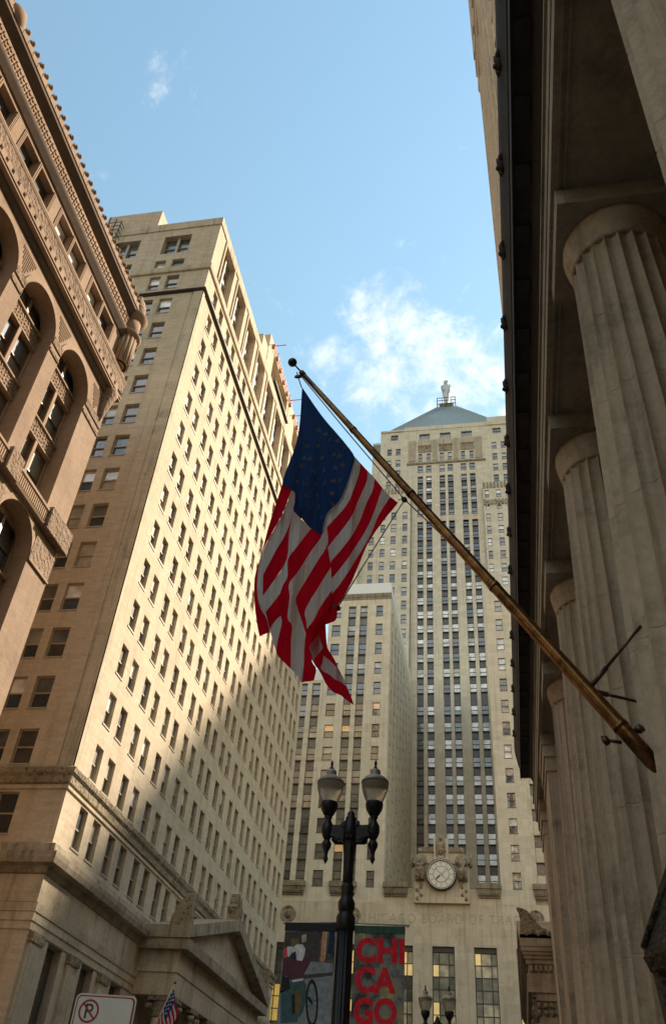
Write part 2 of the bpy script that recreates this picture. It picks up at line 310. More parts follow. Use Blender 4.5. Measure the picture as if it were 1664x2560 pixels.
# building faces: (u along the face, v up, d into the building)
class Face:
    def __init__(s, kind, at): s.k = kind; s.at = at
    def loc(s, u, v, d): return (-d, u, v) if s.k == 'W' else (u, d, v) if s.k == 'N' else (d, u, v)
    def org(s, u, v): return (s.at, u, v) if s.k in 'WE' else (u, s.at, v)
    def mp(s, u, v, d): a = s.loc(u, v, d); return (a[0]+s.at, a[1], a[2]) if s.k in 'WE' else (a[0], a[1]+s.at, a[2])
def wall(mb, F, u0, u1, v0, v1, ops, depth=0.35):
    """a wall face with real recessed openings"""
    us = sorted({u0, u1, *[o[0] for o in ops], *[o[1] for o in ops]}); vs = sorted({v0, v1, *[o[2] for o in ops], *[o[3] for o in ops]})
    us = [u for u in us if u0 <= u <= u1]; vs = [v for v in vs if v0 <= v <= v1]
    ui = {u: i for i, u in enumerate(us)}; vi = {v: i for i, v in enumerate(vs)}
    hole = [[False]*(len(vs)-1) for _ in range(len(us)-1)]
    for o in ops:
        for i in range(ui[o[0]], ui[o[1]]):
            for j in range(vi[o[2]], vi[o[3]]): hole[i][j] = True
    for j in range(len(vs)-1):
        i = 0
        while i < len(us)-1:
            if hole[i][j]: i += 1; continue
            k = i
            while k < len(us)-1 and not hole[k][j]: k += 1
            mb.quad(F.mp(us[i], vs[j], 0), F.mp(us[k], vs[j], 0), F.mp(us[k], vs[j+1], 0), F.mp(us[i], vs[j+1], 0)); i = k
    for o in ops:
        d = o[4] if len(o) > 4 else depth; a, b, c, e = o[:4]
        mb.quad(F.mp(a,c,0), F.mp(b,c,0), F.mp(b,c,d), F.mp(a,c,d)); mb.quad(F.mp(a,e,0), F.mp(b,e,0), F.mp(b,e,d), F.mp(a,e,d))
        mb.quad(F.mp(a,c,0), F.mp(a,e,0), F.mp(a,e,d), F.mp(a,c,d)); mb.quad(F.mp(b,c,0), F.mp(b,e,0), F.mp(b,e,d), F.mp(b,c,d))
    return mb
def fbox(mb, F, u0, u1, v0, v1, d0, d1): mb.box(F.mp(u0, v0, d0), F.mp(u1, v1, d1)); return mb
def band(name, F, u0, u1, prof, mat, parent):
    """moulding: profile of (out, v) run along the face"""
    mb = MB(); mb.prism([(0,0)]*0 or [(o, v) for o, v in prof], lambda o, v, t: F.mp(t, v, -o), u0, u1); return mb.build(name, mat, parent)
_WC = {}
def win_meshes(kind, w, h, dep, fmat, style):
    key = (kind, round(w, 2), round(h, 2), dep, fmat, style)
    if key in _WC: return _WC[key]
    F = Face(kind, 0.0); F.mp = F.loc; fr = MB(); t = 0.05
    fbox(fr, F, 0, t, 0, h, dep-0.10, dep+0.05); fbox(fr, F, w-t, w, 0, h, dep-0.10, dep+0.05)
    fbox(fr, F, t, w-t, 0, t, dep-0.10, dep+0.05); fbox(fr, F, t, w-t, h-t, h, dep-0.10, dep+0.05)
    cells = []
    if style == 'hung':
        fbox(fr, F, t, w-t, h*0.5-0.035, h*0.5+0.035, dep-0.08, dep+0.05); cells = [(t, w-t, t, h*0.5-0.035, 0.02), (t, w-t, h*0.5+0.035, h-t, -0.035)]
    elif style == 'pair':
        fbox(fr, F, w/2-0.11, w/2+0.11, t, h-t, dep-0.28, dep+0.05)
        for a, b in ((t, w/2-0.11), (w/2+0.11, w-t)):
            fbox(fr, F, a, b, h*0.5-0.035, h*0.5+0.035, dep-0.08, dep+0.05); cells += [(a, b, t, h*0.5-0.035, 0.02), (a, b, h*0.5+0.035, h-t, -0.035)]
    elif style == 'big':
        fbox(fr, F, w/2-0.12, w/2+0.12, t, h-t, dep-0.25, dep+0.05); fbox(fr, F, t, w/2-0.12, h*0.42, h*0.42+0.5, dep-0.12, dep+0.05); fbox(fr, F, w/2+0.12, w-t, h*0.42, h*0.42+0.5, dep-0.12, dep+0.05)
        for a, b in ((t, w/2-0.12), (w/2+0.12, w-t)):
            for c, d in ((t, h*0.42), (h*0.42+0.5, h-t)):
                m = (c+d)/2; fbox(fr, F, a, b, m-0.03, m+0.03, dep-0.06, dep+0.05); cells += [(a, b, c, m-0.03, 0.02), (a, b, m+0.03, d, -0.02)]
    elif style == 'single': cells = [(t, w-t, t, h-t, 0.0)]
    if style in ('hung',): fbox(fr, F, -0.05, w+0.05, -0.10, -0.01, -0.05, dep)
    _WC[key] = (fr, cells); return _WC[key]
_PM = {}
def pane_mesh(kind, w, h, mat):
    key = (kind, round(w, 2), round(h, 2), mat)
    if key not in _PM:
        F = Face(kind, 0.0); F.mp = F.loc; _PM[key] = fbox(MB(), F, 0, w, 0, h, 0, 0.02).mesh('pane', mat)
    return _PM[key]
_FM = {}
def window(parent, F, u, v, w, h, dep, fmat, glasses, style='hung', split=True):
    """one window: frame mesh with a pane child for each light"""
    fr, cells = win_meshes(F.k, w, h, dep, fmat, style); key = (id(fr), fmat)
    if key not in _FM: _FM[key] = fr.mesh('window', fmat)
    o = link('window', _FM[key], parent, F.org(u, v))
    g = random.choice(glasses)
    for i, (a, b, c, d, off) in enumerate(cells):
        gm = g[i % len(g)] if isinstance(g, (tuple, list)) else g
        p = link('pane', pane_mesh(F.k, b-a, d-c, gm), o, F.loc(a, c, dep+off))
    return o
def window_into(mbs, F, u, v, w, h, dep, fmat, glasses, style='hung'):
    """the same window added to joined meshes {material: MB} for the ones too small to pick apart"""
    fr, cells = win_meshes(F.k, w, h, dep, fmat, style); ox = F.org(u, v)
    m = mbs.setdefault(fmat, MB()); n = len(m.v)
    m.v += [(p[0]+ox[0], p[1]+ox[1], p[2]+ox[2]) for p in fr.v]; m.f += [tuple(i+n for i in f) for f in fr.f]; m.sm += fr.sm
    g = random.choice(glasses)
    for i, (a, b, c, d, off) in enumerate(cells):
        gm = g[i % len(g)] if isinstance(g, (tuple, list)) else g
        fbox(mbs.setdefault(gm, MB()), F, u+a, u+b, v+c, v+d, dep+off, dep+off+0.02)
def flush(mbs, name, parent):
    for k, m in mbs.items(): stuff(m.build(name, k, parent))
_rng = random.Random(3)
def blob(mb, c, r, seed=0, sub=2, amp=0.22, freq=2.2):
    """lumpy carved lump"""
    from mathutils import noise as nz
    bm = bmesh.new(); bmesh.ops.create_icosphere(bm, subdivisions=sub, radius=1.0); n = len(mb.v)
    for v in bm.verts:
        k = 1 + amp*nz.noise(v.co*freq + Vector((seed*3.1, seed*1.7, seed)))*2
        mb.v.append((c[0]+v.co.x*r[0]*k, c[1]+v.co.y*r[1]*k, c[2]+v.co.z*r[2]*k))
    for f in bm.faces: mb.f.append(tuple(n+v.index for v in f.verts)); mb.sm.append(True)
    bm.free(); return mb

# ------------------------------------------------------------------ ground
def ground():
    def st(o): o['kind'] = 'structure'; return o
    g = MB(); g.quad((-1500,-1500,-0.16), (1500,-1500,-0.16), (1500,1500,-0.16), (-1500,1500,-0.16)); st(g.build('ground', 'asphalt'))
    r = MB(); r.quad((-17,-120,-0.14), (-3,-120,-0.14), (-3,111,-0.14), (-17,111,-0.14)); st(r.build('road', 'asphalt'))
    for nm, x0, x1 in (('pavement', -3.0, 9.0), ('pavement', -24.0, -17.0)):
        m = MB()
        for y0, y1 in ((-120, 37.5), (41, 93)): m.box((x0, y0, -0.15), (x1, y1, 0.0))
        p = st(m.build(nm, 'pavement'))
        k = MB(); xk = x0 if x0 > -10 else x1
        for y0, y1 in ((-120, 37.5), (41, 93)): k.box((xk-0.16 if x0 > -10 else xk, y0, -0.15), (xk if x0 > -10 else xk+0.16, y1, 0.004))
        k.build('kerb', 'colstone', p)
    lm = MB()
    for i in range(24): lm.box((-10.07, -20+i*5, -0.138), (-9.93, -17.5+i*5, -0.134))
    st(lm.build('lane_marking', 'sign_white'))
ground()

# ------------------------------------------------------------------ brown terracotta and brick building (left front)
def rookery():
    X = -22.0; F = Face('W', X); Y1 = 32.15; Y0 = -1.0
    B = thing('terracotta_office_building', 'ornate brown terracotta building with round arches and crested parapet at the left edge', 'building', (X, 20, 0))
    B.location = (0, 0, 0)
    bays = [26.6 - 4.46*i for i in range(6)]          # left edge of each 3.4 m opening
    OW = 3.4; RD = 0.85
    ops = []
    for b in bays:
        ops.append((b, b+OW, 28.75, 38.35, RD)); ops.append((b, b+OW, 9.0, 27.35, RD))
        ops.append((b+0.05, b+1.55, 42.0, 43.75, 0.55)); ops.append((b+1.85, b+3.35, 42.0, 43.75, 0.55))
    mb = wall(MB(), F, Y0, Y1, 0, 47.6, ops); mb.build('wall', 'rook', B)
    o = MB(); o.box((X-25, Y0, 0), (X-1.2, Y1-0.02, 47.0)); o.build('inner_block', 'roof_felt', B)
    for yy in (Y0, Y1): s = MB(); s.quad((X,yy,0),(X-25,yy,0),(X-25,yy,47.6),(X,yy,47.6)); s.build('side_wall', 'rook', B)
    # arches
    for zc, r, zs, zt, u in [(36.62, OW/2, 36.62, 38.35, b) for b in bays] + [(25.62, OW/2, 25.62, 27.35, b) for b in bays]:
        m = MB(); n = 20; c = u+OW/2
        pts = [(c - r*math.cos(PI*i/n), zc + r*math.sin(PI*i/n)) for i in range(n+1)]
        for i in range(n):
            a, b2 = pts[i], pts[i+1]
            m.quad(F.mp(a[0],a[1],-0.001), F.mp(b2[0],b2[1],-0.001), F.mp(b2[0],zt,-0.001), F.mp(a[0],zt,-0.001))
            m.quad(F.mp(a[0],a[1],0), F.mp(b2[0],b2[1],0), F.mp(b2[0],b2[1],RD), F.mp(a[0],a[1],RD))
        m.build('arch', 'rook_plain', B)
        rg = MB()        # raised archivolt ring
        for i in range(n):
            a0 = PI*i/n; a1 = PI*(i+1)/n
            P = lambda rr, aa, d: F.mp(c - rr*math.cos(aa), zc + rr*math.sin(aa), d)
            rg.quad(P(r+0.02,a0,-0.05), P(r+0.02,a1,-0.05), P(r+0.30,a1,-0.05), P(r+0.30,a0,-0.05))
            rg.quad(P(r+0.30,a0,-0.05), P(r+0.30,a1,-0.05), P(r+0.30,a1,0), P(r+0.30,a0,0)); rg.quad(P(r+0.02,a0,-0.05), P(r+0.02,a1,-0.05), P(r+0.02,a1,0), P(r+0.02,a0,0))
        rg.build('archivolt', 'rook_plain', B)
    gl = ['glass_blue', 'glass_grey', ('glass_dark', 'glass_blue'), 'glass_green', ('glass_grey', 'glass_blue')]
    R = Face('W', X-RD)
    for b in bays:
        bk = MB(); wall(bk, R, b-0.01, b+OW+0.01, 28.75, 38.4, [(b+0.12, b+OW-0.12, 36.95, 38.2, 0.22), (b+0.12, b+OW-0.12, 33.0, 35.75, 0.22), (b+0.12, b+OW-0.12, 28.9, 31.95, 0.22)]); bk.build('bay_wall', 'rook_plain', B)
        window(B, R, b+0.12, 36.95, OW-0.24, 1.25, 0.2, 'frame_bronze', gl, 'pair')
        window(B, R, b+0.12, 33.0, OW-0.24, 2.75, 0.2, 'frame_bronze', gl, 'pair')
        window(B, R, b+0.12, 28.9, OW-0.24, 3.05, 0.2, 'frame_bronze', gl, 'pair')
        # bright terracotta mullion pier in the middle of each pair
        for z0, z1 in ((33.0, 35.7), (28.9, 31.9)):
            fbox(MB(), R, b+OW/2-0.11, b+OW/2+0.11, z0, z1, -0.16, 0.1).build('mullion', 'rook_plain', B)
        for z in (35.85, 32.05):
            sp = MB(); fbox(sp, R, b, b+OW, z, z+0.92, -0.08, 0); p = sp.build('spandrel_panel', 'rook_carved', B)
            e = MB(); fbox(e, R, b, b+OW, z+0.92, z+1.02, -0.20, 0); fbox(e, R, b, b+OW, z-0.1, z, -0.15, 0); e.build('ledge', 'rook_plain', p)
            kn = MB()
            for i in range(13):
                for j in range(3): fbox(kn, R, b+0.2+i*0.24, b+0.28+i*0.24, z+0.14+j*0.26+(0.0 if i % 2 else 0.06), z+0.22+j*0.26+(0.0 if i % 2 else 0.06), -0.125, -0.07)
            stuff(kn.build('knob_pattern', 'rook_plain', p))
        # lower arcade
        zz = [(24.3, 26.9), (20.6, 23.1), (16.6, 19.4), (12.4, 15.4)]
        bk = MB(); wall(bk, R, b-0.01, b+OW+0.01, 9.0, 27.4, [(b+0.12, b+OW-0.12, a, c, 0.22) for a, c in zz]); bk.build('bay_wall', 'rook_plain', B)
        for a, c in zz: window(B, R, b+0.12, a, OW-0.24, c-a, 0.2, 'frame_bronze', gl, 'pair')
        for z in (23.25, 19.5, 15.55):
            sp = MB(); fbox(sp, R, b, b+OW, z, z+0.9, -0.08, 0); p = sp.build('spandrel_panel', 'rook_carved', B)
            e = MB(); fbox(e, R, b, b+OW, z+0.9, z+1.0, -0.20, 0); e.build('ledge', 'rook_plain', p)
        # attic windows, with ribbed jamb mouldings
        for k, u in enumerate((b+0.05, b+1.85)):
            window(B, F, u, 42.0, 1.5, 1.75, 0.5, 'frame_bronze', ['glass_cloud', 'glass_cloud', 'glass_blue'], 'hung')
            for q in range(3):
                fbox(MB(), F, u-0.07-0.09*q if k == 0 else u+1.5+0.02+0.09*q, u-0.02-0.09*q if k == 0 else u+1.57+0.09*q, 42.0, 43.85, -0.05, 0.0).build('jamb_rib', 'rook_plain', B)
        for q in range(2): fbox(MB(), F, b+1.60+0.12*q, b+1.67+0.12*q, 42.0, 43.85, -0.05, 0.0).build('jamb_rib', 'rook_plain', B)
    # piers: carved imposts, lower pier caps
    for u0, u1 in [(b+OW, b+4.46) for b in bays[1:]] + [(bays[0]+OW, Y1)]:
        for z0, z1, mt in ((36.55, 37.05, 'rook_carved'), (35.98, 36.2, 'rook_carved'), (25.55, 26.95, 'rook_carved')):
            m = MB(); fbox(m, F, u0+0.03, u1-0.03, z0, z1, -0.07, 0.0); m.build('carved_impost', mt, B)
        m = MB(); fbox(m, F, u0+0.02, u1-0.02, 25.42, 25.52, -0.12, 0); m.build('impost_ledge', 'rook_plain', B)
    # spandrel pattern bricks between the arch heads
    for i, b in enumerate(bays):
        m = MB(); c = b+OW+0.53 if i else b+OW+0.9
        for r_ in range(11):
            hw = 0.12+0.062*r_
            for k in range(-6, 7):
                if abs(k*0.13) < hw: fbox(m, F, c+k*0.13-0.035, c+k*0.13+0.035, 37.2+r_*0.13, 37.29+r_*0.13, -0.035, 0.0)
        stuff(m.build('spandrel_pattern', 'rook_plain', B))
    # main cornice: carved band, dentil row, deep soffit
    band('cornice', F, Y0, Y1+0.4, [(0,39.35),(0.5,39.35),(0.5,39.5),(0.56,39.5),(0.56,39.62),(0,39.62)], 'rook_plain', B)
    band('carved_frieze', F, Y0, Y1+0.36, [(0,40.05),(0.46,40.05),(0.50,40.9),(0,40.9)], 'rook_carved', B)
    band('cornice', F, Y0, Y1+0.45, [(0,40.9),(0.52,40.9),(0.58,41.05),(0.46,41.2),(0.42,41.35),(0.3,41.45),(0.22,41.8),(0,41.95)], 'rook_plain', B)
    band('cornice_core', F, Y0, Y1+0.2, [(0,39.62),(0.30,39.62),(0.30,40.05),(0,40.05)], 'rook', B)
    dm = MB(); dm.box((0,0,0), (0.24,0.40,0.38)); dme = dm.mesh('dentil', 'rook_plain')
    y = Y0+0.2
    while y < Y1-0.1: link('dentil', dme, B, (X+0.30, y, 39.64)); y += 0.62
    # lower edge corbels under the soffit
    band('soffit_moulding', F, Y0, Y1+0.2, [(0,38.95),(0.10,38.98),(0.22,39.2),(0.22,39.34),(0,39.34)], 'rook_shade', B)
    # string course below the upper arcade with its vertical slots
    band('string_course', F, Y0, Y1+0.25, [(0,27.45),(0.30,27.5),(0.36,27.62),(0.24,27.68),(0.24,28.3),(0.36,28.36),(0.36,28.5),(0.2,28.6),(0,28.75)], 'rook_plain', B)
    m = MB(); y = Y0
    while y < Y1: m.box((X+0.23, y, 27.72), (X+0.31, y+0.09, 28.27)); y += 0.17
    stuff(m.build('string_course_slots', 'rook_plain', B))
    for b in bays: fbox(MB(), F, b+OW-0.03, b+4.49 if b != bays[0] else Y1+0.25, 27.4, 28.72, -0.48, -0.2).build('string_course_pier', 'rook_carved', B)
    # upper mouldings and patterned attic band
    band('attic_moulding', F, Y0, Y1, [(0,44.0),(0.10,44.02),(0.32,44.35),(0.36,44.45),(0.36,44.58),(0.18,44.62),(0,44.62)], 'rook_shade', B)
    band('attic_band', F, Y0, Y1, [(0,44.62),(0.12,44.62),(0.12,46.0),(0,46.0)], 'rook_plain', B)
    m = MB(); y = Y0; i = 0
    while y < Y1-0.4:
        for j in range(3): m.box((X+0.11, y+0.05*j, 44.85+0.36*j), (X+0.19, y+0.22+0.05*j, 44.94+0.36*j)); m.box((X+0.11, y+0.05*j, 44.94+0.36*j), (X+0.19, y+0.07+0.05*j, 45.10+0.36*j))
        y += 0.36
    stuff(m.build('attic_pattern', 'rook', B))
    band('crown_cornice', F, Y0, Y1, [(0,46.05),(0.16,46.1),(0.45,46.4),(0.52,46.45),(0.52,46.6),(0.40,46.68),(0.40,46.95),(0.2,47.05),(0,47.05)], 'rook_shade', B)
    fm = MB()       # one cresting leaf
    fm.box((-0.16,-0.24,0), (0.10,0.24,0.16)); fm.prism([(-0.2,0.16),(0.2,0.16),(0.24,0.34),(0.12,0.46),(0.14,0.62),(0.0,0.56),(-0.14,0.62),(-0.12,0.46),(-0.24,0.34)], lambda u, v, d: (d, u, v), -0.10, 0.06)
    blob(fm, (0.1,0,0.5), (0.12,0.13,0.12), 4, 1)
    fm.v = [(p[0]*1.2, p[1]*1.1, p[2]*1.45) for p in fm.v]; fme = fm.mesh('cresting_leaf', 'rook_plain'); y = Y0+0.2
    while y < Y1-0.6: link('cresting_leaf', fme, B, (X+0.34, y, 46.96)); y += 0.56
    # corner turret: clustered shaft, rings and pine-cone finial
    T = link('corner_turret', None, B, (X+0.02, 31.75, 0))
    def part(nm, prof, mat='rook_plain', seg=28): MB().lathe(prof, seg=seg).build(nm, mat, T)
    part('corbel', [(0.06,36.9),(0.25,37.5),(0.40,38.3),(0.55,39.0),(0.66,39.35)], 'rook_carved')
    m = MB()
    for i in range(14):
        a = 2*PI*i/14; m.lathe([(0.15,0),(0.15,2.6)], (0.56*math.cos(a), 0.56*math.sin(a), 41.9), 10)
    m.lathe([(0.56,0),(0.56,2.6)], (0,0,41.9), 24); m.build('clustered_shaft', 'rook_plain', T)
    part('ring', [(0.6,44.35),(0.86,44.5),(0.92,44.62),(0.86,44.72),(0.62,44.76)])
    part('drum', [(0.6,44.7),(0.6,46.2)])
    part('ring', [(0.6,46.05),(0.88,46.4),(0.95,46.55),(0.88,46.7),(0.55,46.78)])
    part('finial', [(0.42,46.7),(0.44,46.95),(0.58,47.1),(0.66,47.22),(0.50,47.3),(0.64,47.48),(0.60,47.62),(0.52,47.66),(0.58,47.86),(0.52,48.02),(0.44,48.06),(0.46,48.25),(0.36,48.45),(0.28,48.5),(0.18,48.62),(0.22,48.75),(0.16,48.95),(0.02,49.05)], 'rook_plain')
    MB().lathe([(0.02,0),(0.55,0.1),(0.72,0.5),(0.6,1.0),(0.4,1.4),(0.02,1.5)], (0,-18.3,46.9), 24).build('finial', 'rook_plain', T)
    return B
rookery()

# ------------------------------------------------------------------ tall limestone bank block (left middle)
def bank():
    X = -22.0; YN = 39.8; YS = 87.2; FW = Face('W', X); FN = Face('N', YN); XE = -52.0
    B = thing('limestone_bank_tower', 'tall sunlit cream limestone block with paired windows between brown building and plaza tower', 'building')
    g_w = [('glass_blue', 'glass_cloud'), ('glass_grey', 'glass_blue'), 'glass_blue', 'glass_blind', 'glass_grey', ('glass_blue', 'glass_blind'), 'glass_blind', ('glass_dark', 'glass_grey'), ('glass_grey', 'glass_cloud')]
    g_n = [('glass_blue', 'glass_blind'), ('glass_blue', 'glass_cloud'), ('glass_dark', 'glass_grey'), ('glass_brown', 'glass_grey'), 'glass_blind', ('glass_brown', 'glass_brown')]
    opsW, opsN, jobs = [], [], []
    for i in range(11):
        y = 41.75 + 4.13*i
        for k, yy in enumerate((y, y+1.85)):
            for r in range(13):
                z = 58.55 - 3.27*r; opsW.append((yy, yy+1.0, z, z+2.0, 0.32)); jobs.append((FW, yy, z, 1.0, 2.0, 0.28, g_w, 'hung'))
            opsW.append((yy, yy+1.0, 62.0, 63.9, 0.32)); jobs.append((FW, yy, 62.0, 1.0, 1.9, 0.28, g_w, 'hung'))
            opsW.append((yy, yy+1.0, 15.6, 17.75, 0.32)); jobs.append((FW, yy, 15.6, 1.0, 2.15, 0.28, g_w, 'hung'))
        opsW.append((y+0.05, y+2.85, 65.5, 70.9, 0.62)); jobs.append((FW, y+0.05, 65.5, 2.8, 5.4, 0.58, g_w, 'big'))
        if not (2 < i < 8): opsW.append((y+0.3, y+1.9, 3.0, 11.1, 0.5)); jobs.append((FW, y+0.3, 3.0, 1.6, 8.1, 0.45, ['glass_dark', 'glass_brown'], 'hung'))
    cols = []
    for c in range(4):
        x1 = -24.6 - 4.95*c; cols += [(x1-1.15, x1), (x1-2.72, x1-1.72)]
    for a, b in cols:
        for r in range(13):
            z = 58.55 - 3.27*r; opsN.append((a, b, z, z+2.0, 0.32)); jobs.append((FN, a, z, b-a, 2.0, 0.28, g_n, 'hung'))
        opsN.append((a, b, 62.0, 63.9, 0.32)); jobs.append((FN, a, 62.0, b-a, 1.9, 0.28, g_n, 'hung'))
        opsN.append((a, b, 15.6, 17.75, 0.32)); jobs.append((FN, a, 15.6, b-a, 2.15, 0.28, ['glass_dark'], 'hung'))
        opsN.append((a, b, 65.25, 66.35, 0.3)); jobs.append((FN, a, 65.25, b-a, 1.1, 0.26, g_n, 'single'))
    for c in range(4):
        x1 = -24.6 - 4.95*c; opsN.append((x1-2.6, x1, 67.4, 70.2, 0.6)); jobs.append((FN, x1-2.6, 67.4, 2.6, 2.8, 0.55, g_n, 'pair'))
    m = MB(); wall(m, FW, YN, YS, 0, 71.9, opsW); m.build('wall', 'lime', B)
    m = MB(); wall(m, FN, XE, X, 0, 71.9, opsN); m.build('wall', 'lime', B)
    m = MB(); m.quad((X,YS,0),(XE,YS,0),(XE,YS,71.9),(X,YS,71.9)); m.quad((XE,YN,0),(XE,YS,0),(XE,YS,71.9),(XE,YN,71.9)); m.build('wall', 'lime', B)
    m = MB(); m.quad((X,YN,71.6),(XE,YN,71.6),(XE,YS,71.6),(X,YS,71.6)); m.build('roof', 'roof_felt', B)
    m = MB(); m.box((X-1.2, YN+1.2, 0), (XE+0.5, YS-0.5, 71)); m.build('inner_block', 'roof_felt', B)
    eye = Vector((0,0,1.6))
    def key(j):
        p = Vector(j[0].mp(j[1]+j[3]/2, j[2]+j[4]/2, 0)); d = p-eye; n = Vector((1,0,0)) if j[0].k == 'W' else Vector((0,-1,0))
        hid = 1.0
        if j[0].k == 'N' and (p.x < -34 or (p.x < -29 and p.z < 62)): hid = 0.05
        if p.z < 12 and p.y > 60: hid = 0.02
        return -hid*j[3]*j[4]*abs(d.normalized().dot(n))/d.length_squared
    jobs.sort(key=key); far = {}
    for i, (F, u, v, w, h, dep, gl, stl) in enumerate(jobs):
        if i < 300: window(B, F, u, v, w, h, dep, 'frame_tan', gl, stl)
        else: window_into(far, F, u, v, w, h, dep, 'frame_tan', gl, stl)
    flush(far, 'far_windows', B)
    # big attic windows: framed reveals between slim piers
    for i in range(11):
        y = 41.75+4.13*i
        m = MB(); fbox(m, FW, y-0.16, y+0.05, 65.3, 71.1, -0.12, 0.0); fbox(m, FW, y+2.85, y+3.06, 65.3, 71.1, -0.12, 0.0); fbox(m, FW, y+0.05, y+2.85, 70.9, 71.1, -0.12, 0.0); m.build('attic_window_surround', 'lime_smooth', B)
    def ring_course(nm, prof, mat, back=12):
        # runs along the street face and returns along the north face with a mitred corner
        mb = MB(); n = len(prof); a = [(X+o, YS, z) for o, z in prof]; b = [(X+o, YN-o, z) for o, z in prof]; c = [(XE, YN-o, z) for o, z in prof]
        for i in range(n):
            j = (i+1) % n; mb.quad(a[i], a[j], b[j], b[i]); mb.quad(b[i], b[j], c[j], c[i])
        mb.poly(a); mb.poly(c); return mb.build(nm, mat, B)
    ring_course('parapet', [(0.003,71.2),(0.10,71.25),(0.10,72.3),(-0.5,72.3),(-0.5,71.5),(0.003,71.5)], 'lime_smooth')
    ring_course('attic_string', [(0.002,64.2),(0.16,64.25),(0.20,64.4),(0.20,64.85),(0.10,64.95),(0.002,64.95)], 'lime_smooth')
    ring_course('black_string', [(0.002,61.02),(0.12,61.06),(0.26,61.14),(0.26,61.26),(0.10,61.32),(0.002,61.36)], 'soot')
    ring_course('belt_course', [(0.002,18.15),(0.14,18.2),(0.16,18.55),(0.30,18.7),(0.34,18.95),(0.10,19.1),(0.002,19.15)], 'lime_carved')
    ring_course('frieze_moulding', [(0.002,17.85),(0.10,17.9),(0.10,18.05),(0.002,18.1)], 'lime_smooth')
    ring_course('podium_cornice', [(0.002,13.6),(0.18,13.65),(0.30,13.95),(0.70,14.0),(0.78,14.25),(0.80,14.5),(0.45,14.6),(0.40,15.0),(0.002,15.15)], 'lime_dirty')
    ring_course('podium_frieze', [(0.002,12.35),(0.10,12.35),(0.10,13.6),(0.002,13.6)], 'lime_smooth')
    ring_course('podium_architrave', [(0.002,11.15),(0.06,11.15),(0.06,11.5),(0.12,11.52),(0.12,11.9),(0.18,11.92),(0.22,12.3),(0.002,12.35)], 'lime_smooth')
    m = MB(); fbox(m, FW, YN-0.05, YN+0.38, 19.1, 61.0, -0.05, 0.0); m.box((X-0.85, YN-0.05, 19.1), (X+0.05, YN, 61.0)); m.build('corner_quoin', 'lime_smooth', B)
    m = MB(); fbox(m, FW, YN+0.38, YN+0.47, 19.1, 61.0, -0.015, 0.0); m.box((X-0.96, YN-0.015, 19.1), (X-0.86, YN, 61.0)); m.build('corner_joint', 'lime_dirty', B)
    # podium pilasters
    for y in (40.6, 44.9, 49.0, 76.0, 80.2, 84.4):
        m = MB(); fbox(m, FW, y-0.55, y+0.55, 0, 10.7, -0.16, 0); p = m.build('pilaster', 'lime_smooth', B)
        c = MB(); fbox(c, FW, y-0.66, y+0.66, 10.7, 11.12, -0.24, 0); c.build('capital', 'lime_carved', p)
    # temple portico
    P = link('portico', None, B, (0,0,0)); XF = -19.4; y0, y1 = 52.9, 73.4
    m = MB(); m.box((X-0.2, y0+0.6, 11.1), (XF, y1-0.6, 12.3)); m.build('architrave', 'lime_smooth', P)
    m = MB(); m.box((X-0.2, y0+0.5, 12.3), (XF+0.06, y1-0.5, 13.45)); m.build('frieze', 'lime_smooth', P)
    m = MB(); m.box((X-0.2, y0, 13.45), (XF+0.65, y1, 14.05)); m.build('cornice', 'lime_dirty', P)
    ym = (y0+y1)/2
    m = MB(); m.prism([(y0+0.7,14.05),(y1-0.7,14.05),(ym,17.0)], lambda u, v, d: (d, u, v), X, XF-0.1); m.build('tympanum', 'lime_smooth', P)
    for a, b in ((y0-0.1, ym), (y1+0.1, ym)):
        m = MB(); m.prism([(a,14.05),(b,17.0),(b,17.75),(a,14.75)], lambda u, v, d: (d, u, v), X, XF+0.7); m.build('raking_cornice', 'lime_dirty', P)
    m = MB(); fan = [(0,0),(1.3,0),(1.25,0.5),(1.1,0.7),(1.15,1.0),(0.85,1.15),(0.85,1.4),(0.55,1.5),(0.5,1.8),(0.2,1.95),(0.05,1.9)]
    m.prism([(XF+0.6-u, v) for u, v in fan], lambda u, v, d: (u, d, v), y0-0.1, y0+0.5); m.build('acroterion', 'lime_carved', P, (0,0,14.75))
    m = MB(); m.prism([(XF+0.6-u, v) for u, v in fan], lambda u, v, d: (u, d, v), y1-0.5, y1+0.1); m.build('acroterion', 'lime_carved', P, (0,0,14.75))
    m = MB(); m.prism([(-0.8,0),(0.8,0),(0.7,0.5),(0.9,1.0),(0.5,1.3),(0.3,1.9),(0,1.6),(-0.3,2.0),(-0.5,1.3),(-0.9,1.0),(-0.7,0.5)], lambda u, v, d: (d, u+ym, v), XF-0.2, XF+0.5); m.build('acroterion', 'lime_carved', P, (0,0,17.4))
    for i in range(6):
        y = y0+1.45+i*(y1-y0-2.9)/5; xx = XF-0.75
        c = link('column', None, P, (xx, y, 0))
        MB().lathe([(0.85,0),(0.85,0.3),(0.72,0.4),(0.70,4),(0.60,10.0)], seg=28).build('shaft', 'lime_smooth', c)
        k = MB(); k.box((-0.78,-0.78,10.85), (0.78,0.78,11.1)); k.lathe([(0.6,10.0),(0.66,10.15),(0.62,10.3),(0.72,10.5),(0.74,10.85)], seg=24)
        for sx in (-1, 1):
            for sy in (-1, 1): k.lathe([(0.02,-0.16),(0.2,-0.14),(0.24,0),(0.2,0.14),(0.02,0.16)], (sx*0.72, sy*0.6, 10.55), 12)
        k.build('capital', 'lime_carved', c)
    m = MB(); m.box((X-0.1, y0+0.7, 0), (X+0.25, y0+1.9, 11.1)); m.box((X-0.1, y1-1.9, 0), (X+0.25, y1-0.7, 11.1)); m.build('anta', 'lime_smooth', P)
